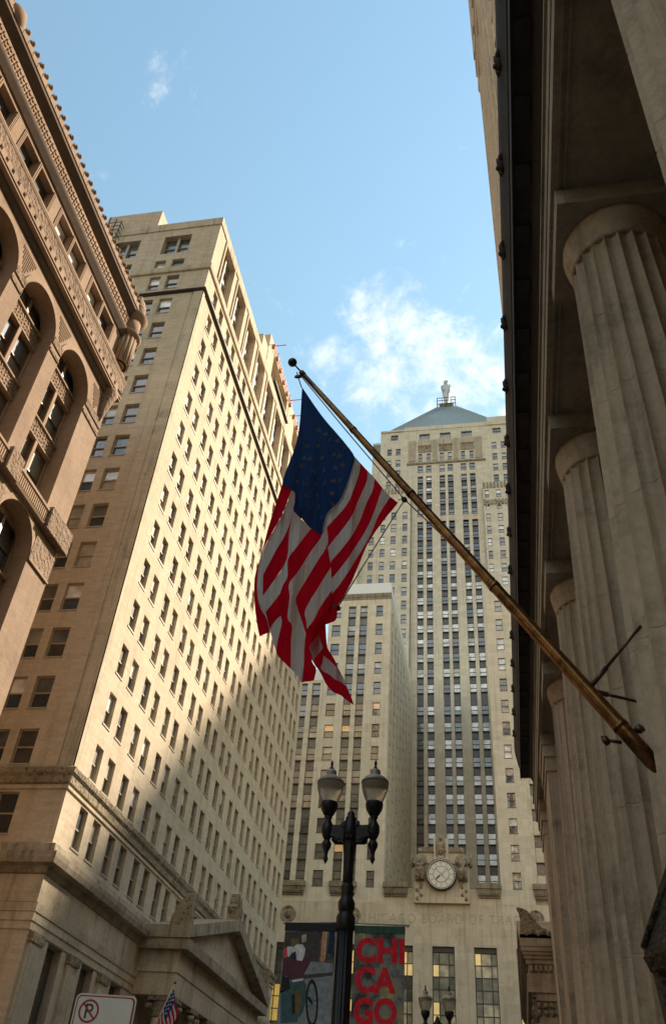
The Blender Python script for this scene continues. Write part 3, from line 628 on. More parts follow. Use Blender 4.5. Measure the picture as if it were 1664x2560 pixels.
    for k in range(3):
        y = y0+4.4+k*5.1; m = MB(); fbox(m, FW, y, y+2.6, 0, 9.2, -0.06, 0); m.build('entrance_dark_slab', 'frame_dark', P)  # flat dark slab stands in for the shade of an entrance opening
    # roof blocks: stair tower, rear pavilion with swing stages
    m = MB(); m.box((-34, YN+0.1, 71.7), (-28.5, YN+8, 75.2)); m.build('roof_block', 'tower208', B)
    m = MB(); m.box((-28.4, YN+0.8, 71.7), (-24.0, YN+6, 73.0)); m.build('roof_block', 'lime', B)
    FP = Face('W', X-0.25)
    m = MB(); wall(m, FP, 57.8, YS, 71.7, 78.2, [(60.0, 67.0, 73.2, 77.0, 0.9), (71.0, 78.5, 73.2, 77.0, 0.9), (81.0, 86.0, 73.2, 77.0, 0.9)]); m.box((-34, 57.8, 71.7), (X-0.24, 58.6, 78.0)); m.box((-34, 58.6, 71.7), (X-1.2, YS, 78.0)); m.build('roof_pavilion', 'lime', B)
    m = MB(); m.box((X-2.6, 55.8, 71.7), (X-0.3, 57.8, 75.6)); m.build('roof_pavilion', 'lime', B)
    for k, (a, b) in enumerate(((60.0, 67.0), (71.0, 78.5))):
        m = MB()
        for zz in (77.6, 77.0): m.box((X-0.05, a-1, zz), (X+0.03, b+1, zz+0.08))
        for i in range(6): yy = a-1+(b-a+2)*i/5; m.box((X-0.25, yy, 76.9), (X+0.05, yy+0.08, 77.7))
        for yy in (a-0.8, b+0.6): m.box((X-0.2, yy, 77.6), (X+1.3, yy+0.07, 77.68))
        st = thing('swing_stage', ['orange window-washing rig nearest the corner of the pavilion on the cream block roof', 'orange window-washing rig farther along the roof pavilion of the cream block'][k], 'scaffold', (0,0,0), 'window-washing rigs on the roof')
        m.build('rail', 'orange_steel', st); c = MB()
        for yy in (a+0.3, b-0.3): c.tube([(X+0.1, yy, 77.6), (X+0.1, yy, 72.8)], 0.03, 6)
        c.box((X-0.05, a+0.2, 72.7), (X+0.35, b-0.2, 72.85)); c.build('cradle', 'dark_iron', st)
    # steel cage on the near edge of the roof
    cg = thing('roof_cage', 'dark steel ladder cage on the roof edge above the brown parapet', 'ladder', (-33.2, 39.6, 69.9)); m = MB()
    for dx in (0, 0.7, 1.3):
        for dy in (-0.5, 0.6): m.box((dx, dy, 0), (dx+0.07, dy+0.07, 3.9-0.7*dx))
    for z in (0.1, 0.8, 1.5, 2.2, 2.8):
        for dy in (-0.5, 0.6): m.box((0, dy, z), (1.3, dy+0.05, z+0.05))
        for dx in (0, 1.3): m.box((dx, -0.5, z), (dx+0.05, 0.6, z+0.05))
    m.build('cage_bars', 'dark_iron', cg)
bank()

# ------------------------------------------------------------------ setback tower closing the street
def board():
    B = thing('setback_tower', 'grey limestone setback skyscraper with pyramid roof and clock closing the end of the street', 'building')
    AX = -7.95; YF = 115.0; YT = 150.0; FF = Face('N', YF); FT = Face('N', YT)
    sky = ['glass_cloud', 'glass_cloud', ('glass_grey', 'glass_cloud'), 'glass_blue', ('glass_cloud', 'glass_blind'), 'glass_cloud']
    mid = ['glass_blue', ('glass_blue', 'glass_blind'), 'glass_dark', 'glass_grey', ('glass_dark', 'glass_blue'), ('glass_grey', 'glass_blind')]
    low = [('glass_grey', 'glass_dark'), 'glass_grey', 'glass_green', ('glass_dark', 'glass_dark'), ('glass_green', 'glass_blind'), ('glass_grey', 'glass_lit'), 'glass_grey', 'glass_dark', ('glass_blind', 'glass_grey'), ('glass_dark', 'glass_green'), 'glass_grey']
    rt = ['glass_blind', 'glass_cloud', ('glass_blue', 'glass_blind'), ('glass_grey', 'glass_cloud'), 'glass_grey']
    parts = []; far = {}
    # --- tower shaft
    strips = [(-14.7,-13.4),(-12.68,-11.38),(-9.5,-8.2),(-7.55,-6.25),(-4.42,-3.12),(-2.38,-1.08)]
    tops = [104.71 + 3.46*k for k in range(10, -8, -1)]; tops = [t for t in tops if t > 83]
    tops += [79.26 - 3.48*k for k in range(0, 13)]
    XL, XR = -23.95, 8.05
    ops = []
    for a, b in strips: ops.append((a, b, 36.0, 125.2, 0.5)); ops.append((a, b, 126.9, 139.35, 0.5))
    jobs = []
    for a, b in strips:
        ops.append((a, b, 140.6, 142.75, 0.35)); jobs.append((FT, a, 140.6, b-a, 2.15, 0.3, mid, 'hung'))
        c = (a+b)/2; ops.append((c-0.47, c+0.47, 144.3, 146.8, 0.35)); jobs.append((FT, c-0.47, 144.3, 0.94, 2.5, 0.3, mid, 'hung'))
    for c in (-13.0, -7.9, -2.7): ops.append((c-1.3, c+1.3, 151.5, 153.6, 0.45)); jobs.append((FT, c-1.3, 151.5, 2.6, 2.1, 0.4, ['glass_blue', 'glass_grey'], 'single'))
    side = [(-22.2,-21.1),(-20.05,-18.9),(3.15,4.3),(5.35,6.45)]
    for a, b in side:
        for t in [149.1, 145.3, 141.9] + [138.4-3.53*k for k in range(0, 17)]:
            ops.append((a, b, t-2.1, t, 0.3)); jobs.append((FT, a, t-2.1, b-a, 2.1, 0.26, mid if t > 125 else rt, 'hung'))
    ops.append((-21.4, -19.6, 152.0, 153.9, 0.4)); ops.append((3.6, 5.6, 152.0, 153.9, 0.4)); jobs += [(FT, -21.4, 152.0, 1.8, 1.9, 0.35, ['glass_dark'], 'pair'), (FT, 3.6, 152.0, 2.0, 1.9, 0.35, ['glass_blue'], 'pair')]
    m = MB(); wall(m, FT, XL, XR, 30, 155.0, ops); m.build('tower_wall', 'cbot', B)
    m = MB(); m.box((XL, YT+0.8, 30), (XR, 176, 154.5)); m.quad((XL,YT,30),(XL,YT+1,30),(XL,YT+1,155),(XL,YT,155)); m.quad((XR,YT,30),(XR,YT+1,30),(XR,YT+1,155),(XR,YT,155)); m.build('tower_block', 'cbot', B)
    for a, b in strips:
        for k, t in enumerate(tops):
            z0 = t-2.0; g = mid if t > 112 else sky
            if a < -14 and t < 84: g = ['glass_dark', ('glass_dark', 'glass_grey'), 'glass_brown', 'glass_brown']
            if a > -13 and a < -11 and t > 112: g = ['glass_blue', 'glass_blue', 'glass_dark', ('glass_blue', 'glass_cloud')]
            if t < 46: continue
            parts.append((FT, a, z0, b-a, 2.0, 0.45, g, 'hung'))
            nx = tops[k+1] if k+1 < len(tops) else 30; zb = nx
            if 125.2 < z0 < 127.2 or (zb < 126.5 < z0): zb = max(zb, 126.9) if zb < 126.9 < z0 else zb
            if z0-zb > 0.1:
                s = MB(); fbox(s, FT, a, b, zb, z0-0.02, 0.28, 0.5); s.build('spandrel', 'spandrel', B)
    for a, b in strips: MB().box(FT.mp(a, 125.2, -0.02), FT.mp(b, 126.9, 0.4)).build('stone_spandrel', 'cbot_base', B)
    # slim mullion piers are brighter, wide piers get shallow flutes near the crown
    for x0, x1 in ((-17.0,-14.85),(-11.2,-9.65),(-6.1,-4.55),(-0.95,1.2)):
        m = MB(); n = int((x1-x0)/0.27)
        for i in range(n): fbox(m, FT, x0+0.06+i*0.27, x0+0.20+i*0.27, 144.2, 151.4, -0.28, 0)
        stuff(m.build('crown_flutes', 'cbot_base', B))
    for c in (-13.0, -7.9, -2.7):
        m = MB(); fbox(m, FT, c-1.6, c+1.6, 149.2, 151.2, -0.35, 0); 
        for i in range(9): fbox(m, FT, c-1.55+i*0.36, c-1.35+i*0.36, 149.3, 151.35, -0.5, -0.35)
        m.build('balcony_panel', 'cbot_base', B)
        m = MB(); fbox(m, FT, c-1.6, c+1.6, 147.2, 149.2, -0.12, 0); m.build('carved_panel', 'cbot_carved', B)
    m = MB(); fbox(m, FT, -17.3, 1.5, 143.2, 143.7, -0.25, 0); m.build('crown_string', 'cbot_dirty', B)
    for a, b, t in ((XL, -18.0, 155.4), (-18.0, 2.4, 156.2), (2.4, XR, 157.6)):
        m = MB(); fbox(m, FT, a, b-0.01, 154.9, t, -0.12 if a == -18 else -0.3, 0.9); m.build('parapet', 'cbot', B)
    # fluted corner pinnacles and stepped shoulders
    m = MB(); m.box((-25.9, YT+0.6, 100), (XL-0.01, 170, 151.6)); m.build('shoulder_block', 'cbot', B)
    for i in range(5): fbox(MB(), FT, -25.8+i*0.36, -25.6+i*0.36, 147.5, 152.0, 0.4, 0.6).build('pinnacle_flute', 'cbot_dirty', B)
    SH = Face('N', YT-1.2); so = []; sj = []
    for a, b in ((-25.5,-24.4),(-23.0,-21.9),(-20.6,-19.45),(-18.0,-16.9)):
        for k in range(18):
            t = 127.6-3.5*k
            if t < 70: break
            so.append((a, b, t-2.1, t, 0.3)); sj.append((SH, a, t-2.1, b-a, 2.1, 0.26, mid+rt, 'hung'))
    m = MB(); wall(m, SH, -27.2, -16.2, 40, 134.4, so); m.box((-27.2, YT-0.9, 40), (-16.2, YT-0.001, 134.3)); m.quad((-16.2,YT-1.2,40),(-16.2,YT,40),(-16.2,YT,134.4),(-16.2,YT-1.2,134.4)); m.build('shoulder_wall', 'cbot', B)
    m = MB(); m.box((-27.2, YT-1.2, 134.4), (-16.2, YT, 134.41)); 
    for i in range(14): fbox(m, SH, -27.1+i*0.79, -26.6+i*0.79, 133.2, 134.9, -0.15, 0.2)
    m.build('shoulder_crest', 'cbot_carved', B)
    m = MB(); m.box((-31, YT-4, 30), (-27.2, 170, 126)); m.build('shoulder_block', 'cbot', B)
    so2 = []
    for a, b in ((0.8,1.75),(3.3,4.45),(5.6,6.7)):
        for k in range(18):
            t = 132.6-3.5*k
            if t < 70: break
            so2.append((a, b, t-2.1, t, 0.3)); sj.append((SH, a, t-2.1, b-a, 2.1, 0.26, rt, 'hung'))
    m = MB(); wall(m, SH, 0.4, 12.0, 40, 134.4, so2); m.box((0.4, YT-0.9, 40), (22.0, YT-0.001, 134.3)); m.box((12.0, YT-1.2, 40), (22.0, YT+20, 130)); m.quad((0.4,YT-1.2,40),(0.4,YT,40),(0.4,YT,134.4),(0.4,YT-1.2,134.4)); m.build('shoulder_wall', 'cbot', B)
    m = MB()
    for i in range(14): fbox(m, SH, 0.45+i*0.79, 0.95+i*0.79, 133.2, 134.9, -0.15, 0.2); fbox(m, SH, 0.45+i*0.79, 0.95+i*0.79, 128.2, 129.6, -0.3, 0)
    m.build('shoulder_crest', 'cbot_carved', B)
    # --- hipped pyramid roof, lantern stage and statue plinth
    e = [(-22.6,150.6,155.6),(6.7,150.6,155.6),(6.7,175.4,155.6),(-22.6,175.4,155.6)]; t = [(-10.6,160.4,174.0),(-5.3,160.4,174.0),(-5.3,165.6,174.0),(-10.6,165.6,174.0)]
    m = MB()
    for i in range(4): m.quad(e[i], e[(i+1)%4], t[(i+1)%4], t[i])
    m.poly(t); r = m.build('roof', 'cbot_roof', B); rb = MB()
    for i in range(37):
        f = i/36; a = Vector(e[0]).lerp(Vector(e[1]), f); b = Vector(t[0]).lerp(Vector(t[1]), f); rb.tube([a+Vector((0,-0.02,0.03)), b+Vector((0,-0.02,0.03))], 0.07, 4)
    stuff(rb.build('roof_seams', 'cbot_roof', r))
    MB().box((-9.9,161.0,174.0), (-6.0,165.0,176.2)).build('plinth', 'cbot_dirty', r); m = MB()
    for x in (-10.4,-9.1,-7.9,-6.7,-5.5): m.box((x-0.08,160.3,174), (x+0.08,160.46,177.8)); m.box((x-0.08,165.5,174), (x+0.08,165.6,177.8))
    for z in (175.2, 176.5, 177.6): m.box((-10.5,160.28,z), (-5.4,160.42,z+0.14)); m.box((-10.5,160.28,z), (-10.36,165.6,z+0.14)); m.box((-5.54,160.28,z), (-5.4,165.6,z+0.14))
    m.build('gallery_rail', 'dark_iron', r)
    S = thing('rooftop_statue', 'aluminium statue of a robed standing woman on the pyramid roof', 'statue', (-7.95, 163.0, 176.2))
    prof = [(1.0,0.85,0.0),(0.85,0.75,0.4),(0.80,0.72,1.2),(0.90,0.78,2.6),(1.05,0.84,4.0),(1.24,0.9,5.4),(1.48,0.96,6.8),(1.74,0.98,8.0),(1.90,0.92,8.7),(1.76,0.8,9.1),(1.1,0.62,9.32),(0.45,0.42,9.5),(0.40,0.38,9.75)]
    m = MB(); rr = []
    for rx, ry, z in prof:
        rr.append([(0.82*rx*(1+0.05*math.cos(9*a))*math.cos(a), ry*(1+0.05*math.cos(9*a))*math.sin(a), z) for a in [2*PI*j/54 for j in range(54)]])
    m.rings(rr); m.build('robe', 'statue_metal', S)
    MB().lathe([(0.02,9.6),(0.45,9.75),(0.58,10.1),(0.62,10.5),(0.6,10.9),(0.42,11.25),(0.02,11.42)], seg=20).build('head', 'statue_metal', S)
    MB().lathe([(0.55,10.3),(0.70,10.55),(0.72,10.85),(0.60,11.05)], seg=20).build('hair', 'statue_metal', S)
    m = MB(); m.tube([(-1.1,-0.45,8.5),(-1.05,-0.75,7.3),(-0.6,-1.05,6.7)], [0.22,0.2,0.16], 10); m.build('arm', 'statue_metal', S)
    m = MB(); m.tube([(1.1,-0.45,8.5),(1.05,-0.75,7.2),(1.0,-0.9,6.0)], [0.22,0.2,0.16], 10); m.build('arm', 'statue_metal', S)
    blob(MB(), (-0.6,-1.1,6.9), (0.26,0.22,0.8), 3).build('wheat_sheaf', 'statue_metal', S); blob(MB(), (0.95,-0.95,5.6), (0.26,0.24,0.42), 5).build('corn_bag', 'statue_metal', S)
    # --- front block, wings
    rows = [79.26-3.487*k for k in range(13)]
    def wing(x0, x1, mirror, top, cols, strp, lowstrp):
        ops2 = []
        for a, b in cols:
            for t2 in rows:
                if t2 > top-1.5: continue
                ops2.append((a, b, t2-2.0, t2, 0.3)); parts.append((FF, a, t2-2.0, b-a, 2.0, 0.26, (low if t2 < 62 else mid) if not mirror else rt, 'hung'))
        for a, b, tp in strp+lowstrp:
            ops2.append((a, b, 35.6, tp, 0.45)); rs = [t2 for t2 in rows if t2 <= tp+0.05]
            for k, t2 in enumerate(rs):
                parts.append((FF, a, t2-2.0, b-a, 2.0, 0.4, (low if t2 < 66 else mid) if not mirror else ['glass_dark', 'glass_grey'], 'hung'))
                zb = rs[k+1] if k+1 < len(rs) else 35.6
                if t2-2.0-zb > 0.1: s = MB(); fbox(s, FF, a, b, zb, t2-2.02, 0.25, 0.45); s.build('spandrel', 'spandrel_grey', B)
        return ops2
    WL, WR = -15.55, -0.55
    o1 = wing(-25.65, WL, False, 81.8, [(-17.9,-16.82),(-25.05,-23.65)], [(-22.45,-21.22,79.3),(-20.55,-19.35,79.3)], [])
    m = MB(); wall(m, FF, -25.65, WL, 33.5, 81.75, o1); m.build('wing_wall', 'cbot', B)
    o2 = wing(-48, -25.65, False, 65.9, [(-33.5,-32.2)], [], [(-29.4,-28.15,65.35),(-27.4,-26.15,65.35)])
    m = MB(); wall(m, FF, -52, -25.66, 33.5, 65.9, o2); m.build('wing_wall', 'cbot', B)
    m = MB(); m.box((-52, YF+0.6, 33.5), (-25.66, YT+10, 65.8)); m.build('wing_block', 'cbot', B); MB().box((-44, YF+1.5, 65.8), (-25.7, YT, 68.6)).build('wing_penthouse', 'white_panel', B)
    o3 = wing(WR, 3.6, True, 81.8, [(0.98,2.05)], [], [])
    m = MB(); wall(m, FF, WR, 3.6, 33.5, 81.75, o3); m.build('wing_wall', 'cbot', B)
    FR = Face('N', YF+0.6)
    o4 = []
    for a, b in ((4.1,5.3),(6.0,7.2)):
        o4.append((a, b, 35.6, 79.3, 0.45))
        for k, t2 in enumerate(rows):
            window_into(far, FR, a, t2-2.0, b-a, 2.0, 0.4, 'frame_bronze', ['glass_dark', 'glass_grey', 'glass_blind'], 'hung'); s = far.setdefault('spandrel_grey', MB()); fbox(s, FR, a, b, t2-3.49, t2-2.02, 0.25, 0.45)
    m = MB(); wall(m, FR, 3.6, 14, 33.5, 81.75, o4); m.quad((3.6,YF,33.5),(3.6,YF+0.6,33.5),(3.6,YF+0.6,81.75),(3.6,YF,81.75)); m.build('wing_wall', 'cbot', B)
    # inner side of the left wing, with its narrow windows, and wing bodies
    FS = Face('W', WL); o5 = []
    for i in range(7):
        y = 117.2+4.3*i
        for t2 in rows:
            o5.append((y, y+1.0, t2-2.0, t2, 0.25)); window_into(far, FS, y, t2-2.0, 1.0, 2.0, 0.2, 'frame_bronze', ['glass_dark', 'glass_grey', 'glass_blue'], 'hung')
    m = MB(); wall(m, FS, YF, YT-1.2, 33.5, 81.75, o5); m.build('wing_side_wall', 'cbot', B)
    m = MB(); m.box((-25.6, YF+0.7, 33.5), (WL-0.6, YT-1.2, 81.6)); m.box((WR+0.5, YF+0.9, 33.5), (14, YT-1.3, 81.6)); m.build('wing_block', 'cbot', B)
    m = MB(); m.quad((WR,YF,33.5),(WR,YT,33.5),(WR,YT,81.75),(WR,YF,81.75)); m.build('wing_side_wall', 'cbot', B)
    m = MB(); fbox(m, FF, -25.6, WL+0.06, 80.5, 81.7, -0.08, 0); 
    for i in range(22): fbox(m, FF, -25.5+i*0.45, -25.2+i*0.45, 80.9, 81.5, -0.18, -0.08)
    m.build('wing_cornice', 'cbot_dirty', B)
    m = MB(); m.box((-24.6, YF+1.2, 81.75), (WL-0.15, YT-1.3, 84.6)); m.build('wing_penthouse', 'white_panel', B)
    # base block
    bw = [(AX-1.37+5.1*k, AX+1.37+5.1*k) for k in range(-5, 5)]
    ops = [(a, b, 3.0, 28.5, 0.6) for a, b in bw]
    m = MB(); wall(m, FF, -52, 26, 0, 33.5, ops); m.build('base_wall', 'cbot_base', B)
    m = MB(); m.box((-52, YF+0.9, 0), (26, YT+24, 33.4)); m.build('base_block', 'cbot_base', B)
    m = MB(); wall(m, FF, WL, WR, 33.5, 35.35, []); m.box((WL, YF, 35.3), (WR, YF+1.0, 35.35)); m.build('base_parapet', 'cbot_base', B)
    for a, b in bw:
        f = MB(); w = b-a; fbox(f, FF, a, b, 27.9, 28.5, 0.3, 0.55)
        for x in (a, a+w*0.28, a+w*0.72, b-0.1): fbox(f, FF, x, x+0.1, 3.0, 27.9, 0.36, 0.55)
        zs = [27.9-1.35*k for k in range(19)]
        for z in zs[1:]: fbox(f, FF, a+0.1, b-0.1, z-0.05, z+0.05, 0.40, 0.55)
        wn = f.build('window', 'frame_dark', B)
        for k in range(6):
            for q, (c, d) in enumerate(((a+0.1, a+w*0.28), (a+w*0.28+0.1, a+w*0.72), (a+w*0.72+0.1, b-0.1))):
                gm = _rng.choice(['hall_gold', 'hall_cream', 'hall_cream', 'hall_green'] if k in (0, 1, 4, 5) else ['hall_green', 'hall_dark', 'hall_green', 'hall_dark'])
                if a < -24: gm = 'glass_gold' if k > 2 else 'hall_dark'
                fbox(MB(), FF, c, d, zs[k+1]+0.05, zs[k]-0.05, 0.46, 0.5).build('pane', gm, wn)
        f = MB(); fbox(f, FF, a+0.1, b-0.1, 3.0, zs[6], 0.46, 0.5); f.build('pane', 'hall_green', wn)
    # ledges (stained) under the strips
    for a, b in ((-29.6,-25.9),(-22.7,-19.1),(-15.6,-12.3),(-3.55,-0.5),(3.4,6.6)):
        m = MB(); fbox(m, FF, a, b, 35.25, 35.9, -0.55, 0); fbox(m, FF, a+0.1, b-0.1, 34.7, 35.25, -0.38, 0); fbox(m, FF, a+0.2, b-0.2, 34.2, 34.7, -0.2, 0); p = m.build('stained_ledge', 'cbot_dirty', B)
        q = MB()
        for i in range(int((b-a)/0.32)): fbox(q, FF, a+0.12+i*0.32, a+0.30+i*0.32, 34.45, 35.2, -0.46, -0.2)
        q.build('ledge_fluting', 'cbot_dirty', p)
    for x in (-27.9, -19.45, 3.5):
        m = MB(); m.rings([[FF.mp(x+r_*math.cos(2*PI*j/28), 31.9+r_*math.sin(2*PI*j/28), d) for j in range(28)] for r_, d in ((1.02,0),(1.02,-0.10),(0.85,-0.14),(0.8,-0.04),(0.7,-0.04))]); p = m.build('medallion', 'cbot_carved', B)
        k = MB(); blob(k, FF.mp(x, 31.85, -0.06), (0.42, 0.22, 0.6), int(x), 2, 0.2); k.build('medallion_relief', 'cbot_dirty', p)
    # inscription
    cu = bpy.data.curves.new('inscription', 'FONT'); cu.body = 'CHICAGO BOARD OF TRADE'; cu.size = 1.62; cu.align_x = 'CENTER'; cu.extrude = 0.015; cu.space_character = 1.16; cu.offset = -0.028; cu.resolution_u = 4
    tmp = bpy.data.objects.new('t', cu); COL.objects.link(tmp); bpy.context.view_layer.update()
    me = bpy.data.meshes.new_from_object(tmp.evaluated_get(bpy.context.evaluated_depsgraph_get())); bpy.data.objects.remove(tmp); me.materials.clear(); me.materials.append(MATS['letter'])
    xs = [v.co.x for v in me.vertices]; k = 21.0/(max(xs)-min(xs))
    o = link('inscription', me, B, (AX, YF-0.012, 31.12)); o.rotation_euler = (PI/2, 0, 0); o.scale = (k, 1, 1)
    # --- clock with its sculpted surround
    CK = thing('wall_clock', 'round white clock with black rim on the tower front', 'clock', (-8.0, YF-0.9, 36.77))
    def disc(nm, prof, mat, seg=56):
        m = MB(); m.rings([[(r_*math.cos(2*PI*j/seg), d, r_*math.sin(2*PI*j/seg)) for j in range(seg)] for r_, d in prof]); return m.build(nm, mat, CK)
    disc('rim', [(1.97,0.4),(1.97,-0.18),(1.90,-0.24),(1.66,-0.24),(1.62,-0.12)], 'clock_dark'); disc('dial', [(1.63,0.0),(1.63,-0.13)], 'clock_white')
    disc('inner_ring', [(1.02,-0.12),(1.02,-0.15),(0.96,-0.15),(0.96,-0.12)], 'clock_dark'); disc('inner_dial', [(0.96,-0.1),(0.96,-0.152)], 'clock_white')
    for i in range(60):
        a = 2*PI*i/60; m = MB(); m.box((-0.045,-0.27,1.69), (0.045,-0.23,1.85)); o = m.build('minute_block', 'clock_white', CK); o.rotation_euler = (0, a, 0)
    for i in range(12):
        m = MB(); m.box((-0.035,-0.16,1.10), (0.035,-0.13,1.55)); o = m.build('hour_mark', 'frame_tan', CK); o.rotation_euler = (0, 2*PI*i/12, 0)
    for a in (45, 135, 225, 315):
        m = MB(); m.box((-0.03,-0.165,0.1), (0.03,-0.15,0.96)); o = m.build('spoke', 'clock_dark', CK); o.rotation_euler = (0, math.radians(a), 0)
    m = MB(); m.prism([(-0.06,-0.3),(0.06,-0.3),(0.08,0.9),(0,1.5),(-0.08,0.9)], lambda u, v, d: (u, d, v), -0.24, -0.21); o = m.build('minute_hand', 'frame_white', CK); o.rotation_euler = (0, math.radians(43), 0)
    m = MB(); m.prism([(-0.07,-0.25),(0.07,-0.25),(0.10,0.6),(0,1.0),(-0.10,0.6)], lambda u, v, d: (u, d, v), -0.21, -0.18); o = m.build('hour_hand', 'clock_dark', CK); o.rotation_euler = (0, math.radians(228), 0)
    SU = link('clock_surround', None, B, (-8.0, YF, 0))
    m = MB(); m.box((-3.5,-0.55,33.4), (3.5,-0.002,38.2)); m.box((-2.7,-0.7,38.2), (2.7,-0.002,40.0)); m.build('block', 'cbot_base', SU)
    m = MB(); m.box((-0.95,-1.0,38.3), (0.95,-0.1,41.3)); m.build('centre_pier', 'cbot_base', SU)
    m = MB(); m.box((-2.6,-0.9,39.6), (-1.0,-0.2,40.2)); m.box((1.0,-0.9,39.6), (2.6,-0.2,40.2)); m.build('coping', 'cbot_dirty', SU)
    e = MB(); blob(e, (0,-1.1,40.1), (0.42,0.34,1.0), 2, 2, 0.12); blob(e, (0,-1.25,41.3), (0.24,0.34,0.3), 4, 2, 0.1)      # eagle: body, head, folded wings
    for s in (-1, 1): blob(e, (s*0.48,-1.05,40.2), (0.2,0.26,1.25), 6, 2, 0.15)
    e.build('eagle', 'cbot_carved', SU)
    for s, nm in ((-1, 'hooded_figure'), (1, 'figure')):      # the two seated carved figures beside the dial
        f = MB(); x = s*2.75
        f.rings([[(x+rx*math.cos(2*PI*j/20), -0.75+ry*math.sin(2*PI*j/20), z) for j in range(20)] for rx, ry, z in ((0.62,0.55,36.0),(0.66,0.6,36.8),(0.6,0.62,37.6),(0.66,0.5,38.4),(0.72,0.45,38.9),(0.55,0.4,39.2),(0.2,0.25,39.4))])
        blob(f, (x,-0.85,39.75), (0.33,0.34,0.42), 7+s, 2, 0.05); f.tube([(x-0.62,-0.8,39.0),(x-0.78,-1.05,38.2),(x-0.3,-1.3,37.7)], [0.2,0.18,0.14], 8); f.tube([(x+0.62,-0.8,39.0),(x+0.78,-1.05,38.2),(x+0.3,-1.3,37.7)], [0.2,0.18,0.14], 8)
        f.tube([(x-0.3,-0.9,37.4),(x-0.32,-1.45,37.3),(x-0.3,-1.4,36.0)], [0.3,0.27,0.2], 8); f.tube([(x+0.3,-0.9,37.4),(x+0.32,-1.45,37.3),(x+0.3,-1.4,36.0)], [0.3,0.27,0.2], 8)
        f.build(nm, 'cbot_carved', SU)
        h = MB(); blob(h, (s*3.75,-0.5,38.6), (0.35,0.4,0.85), 11+s, 2, 0.2); h.build('carved_scroll', 'cbot_dirty', SU)
        h = MB(); [blob(h, (s*(2.6+0.5*(i%2)),-0.6,35.4-0.5*i), (0.25,0.14,0.3), i+s, 1, 0.3) for i in range(4)]; h.build('carved_festoon', 'cbot_carved', SU)
    for j in parts: window(B, j[0], j[1], j[2], j[3], j[4], j[5], 'frame_dark' if j[0] is FT else 'frame_bronze', j[6], j[7])
    for j in jobs+sj: window_into(far, j[0], j[1], j[2], j[3], j[4], j[5], 'frame_bronze', j[6], j[7])
    flush(far, 'far_windows', B)
    print('tower windows', len(parts))
board()

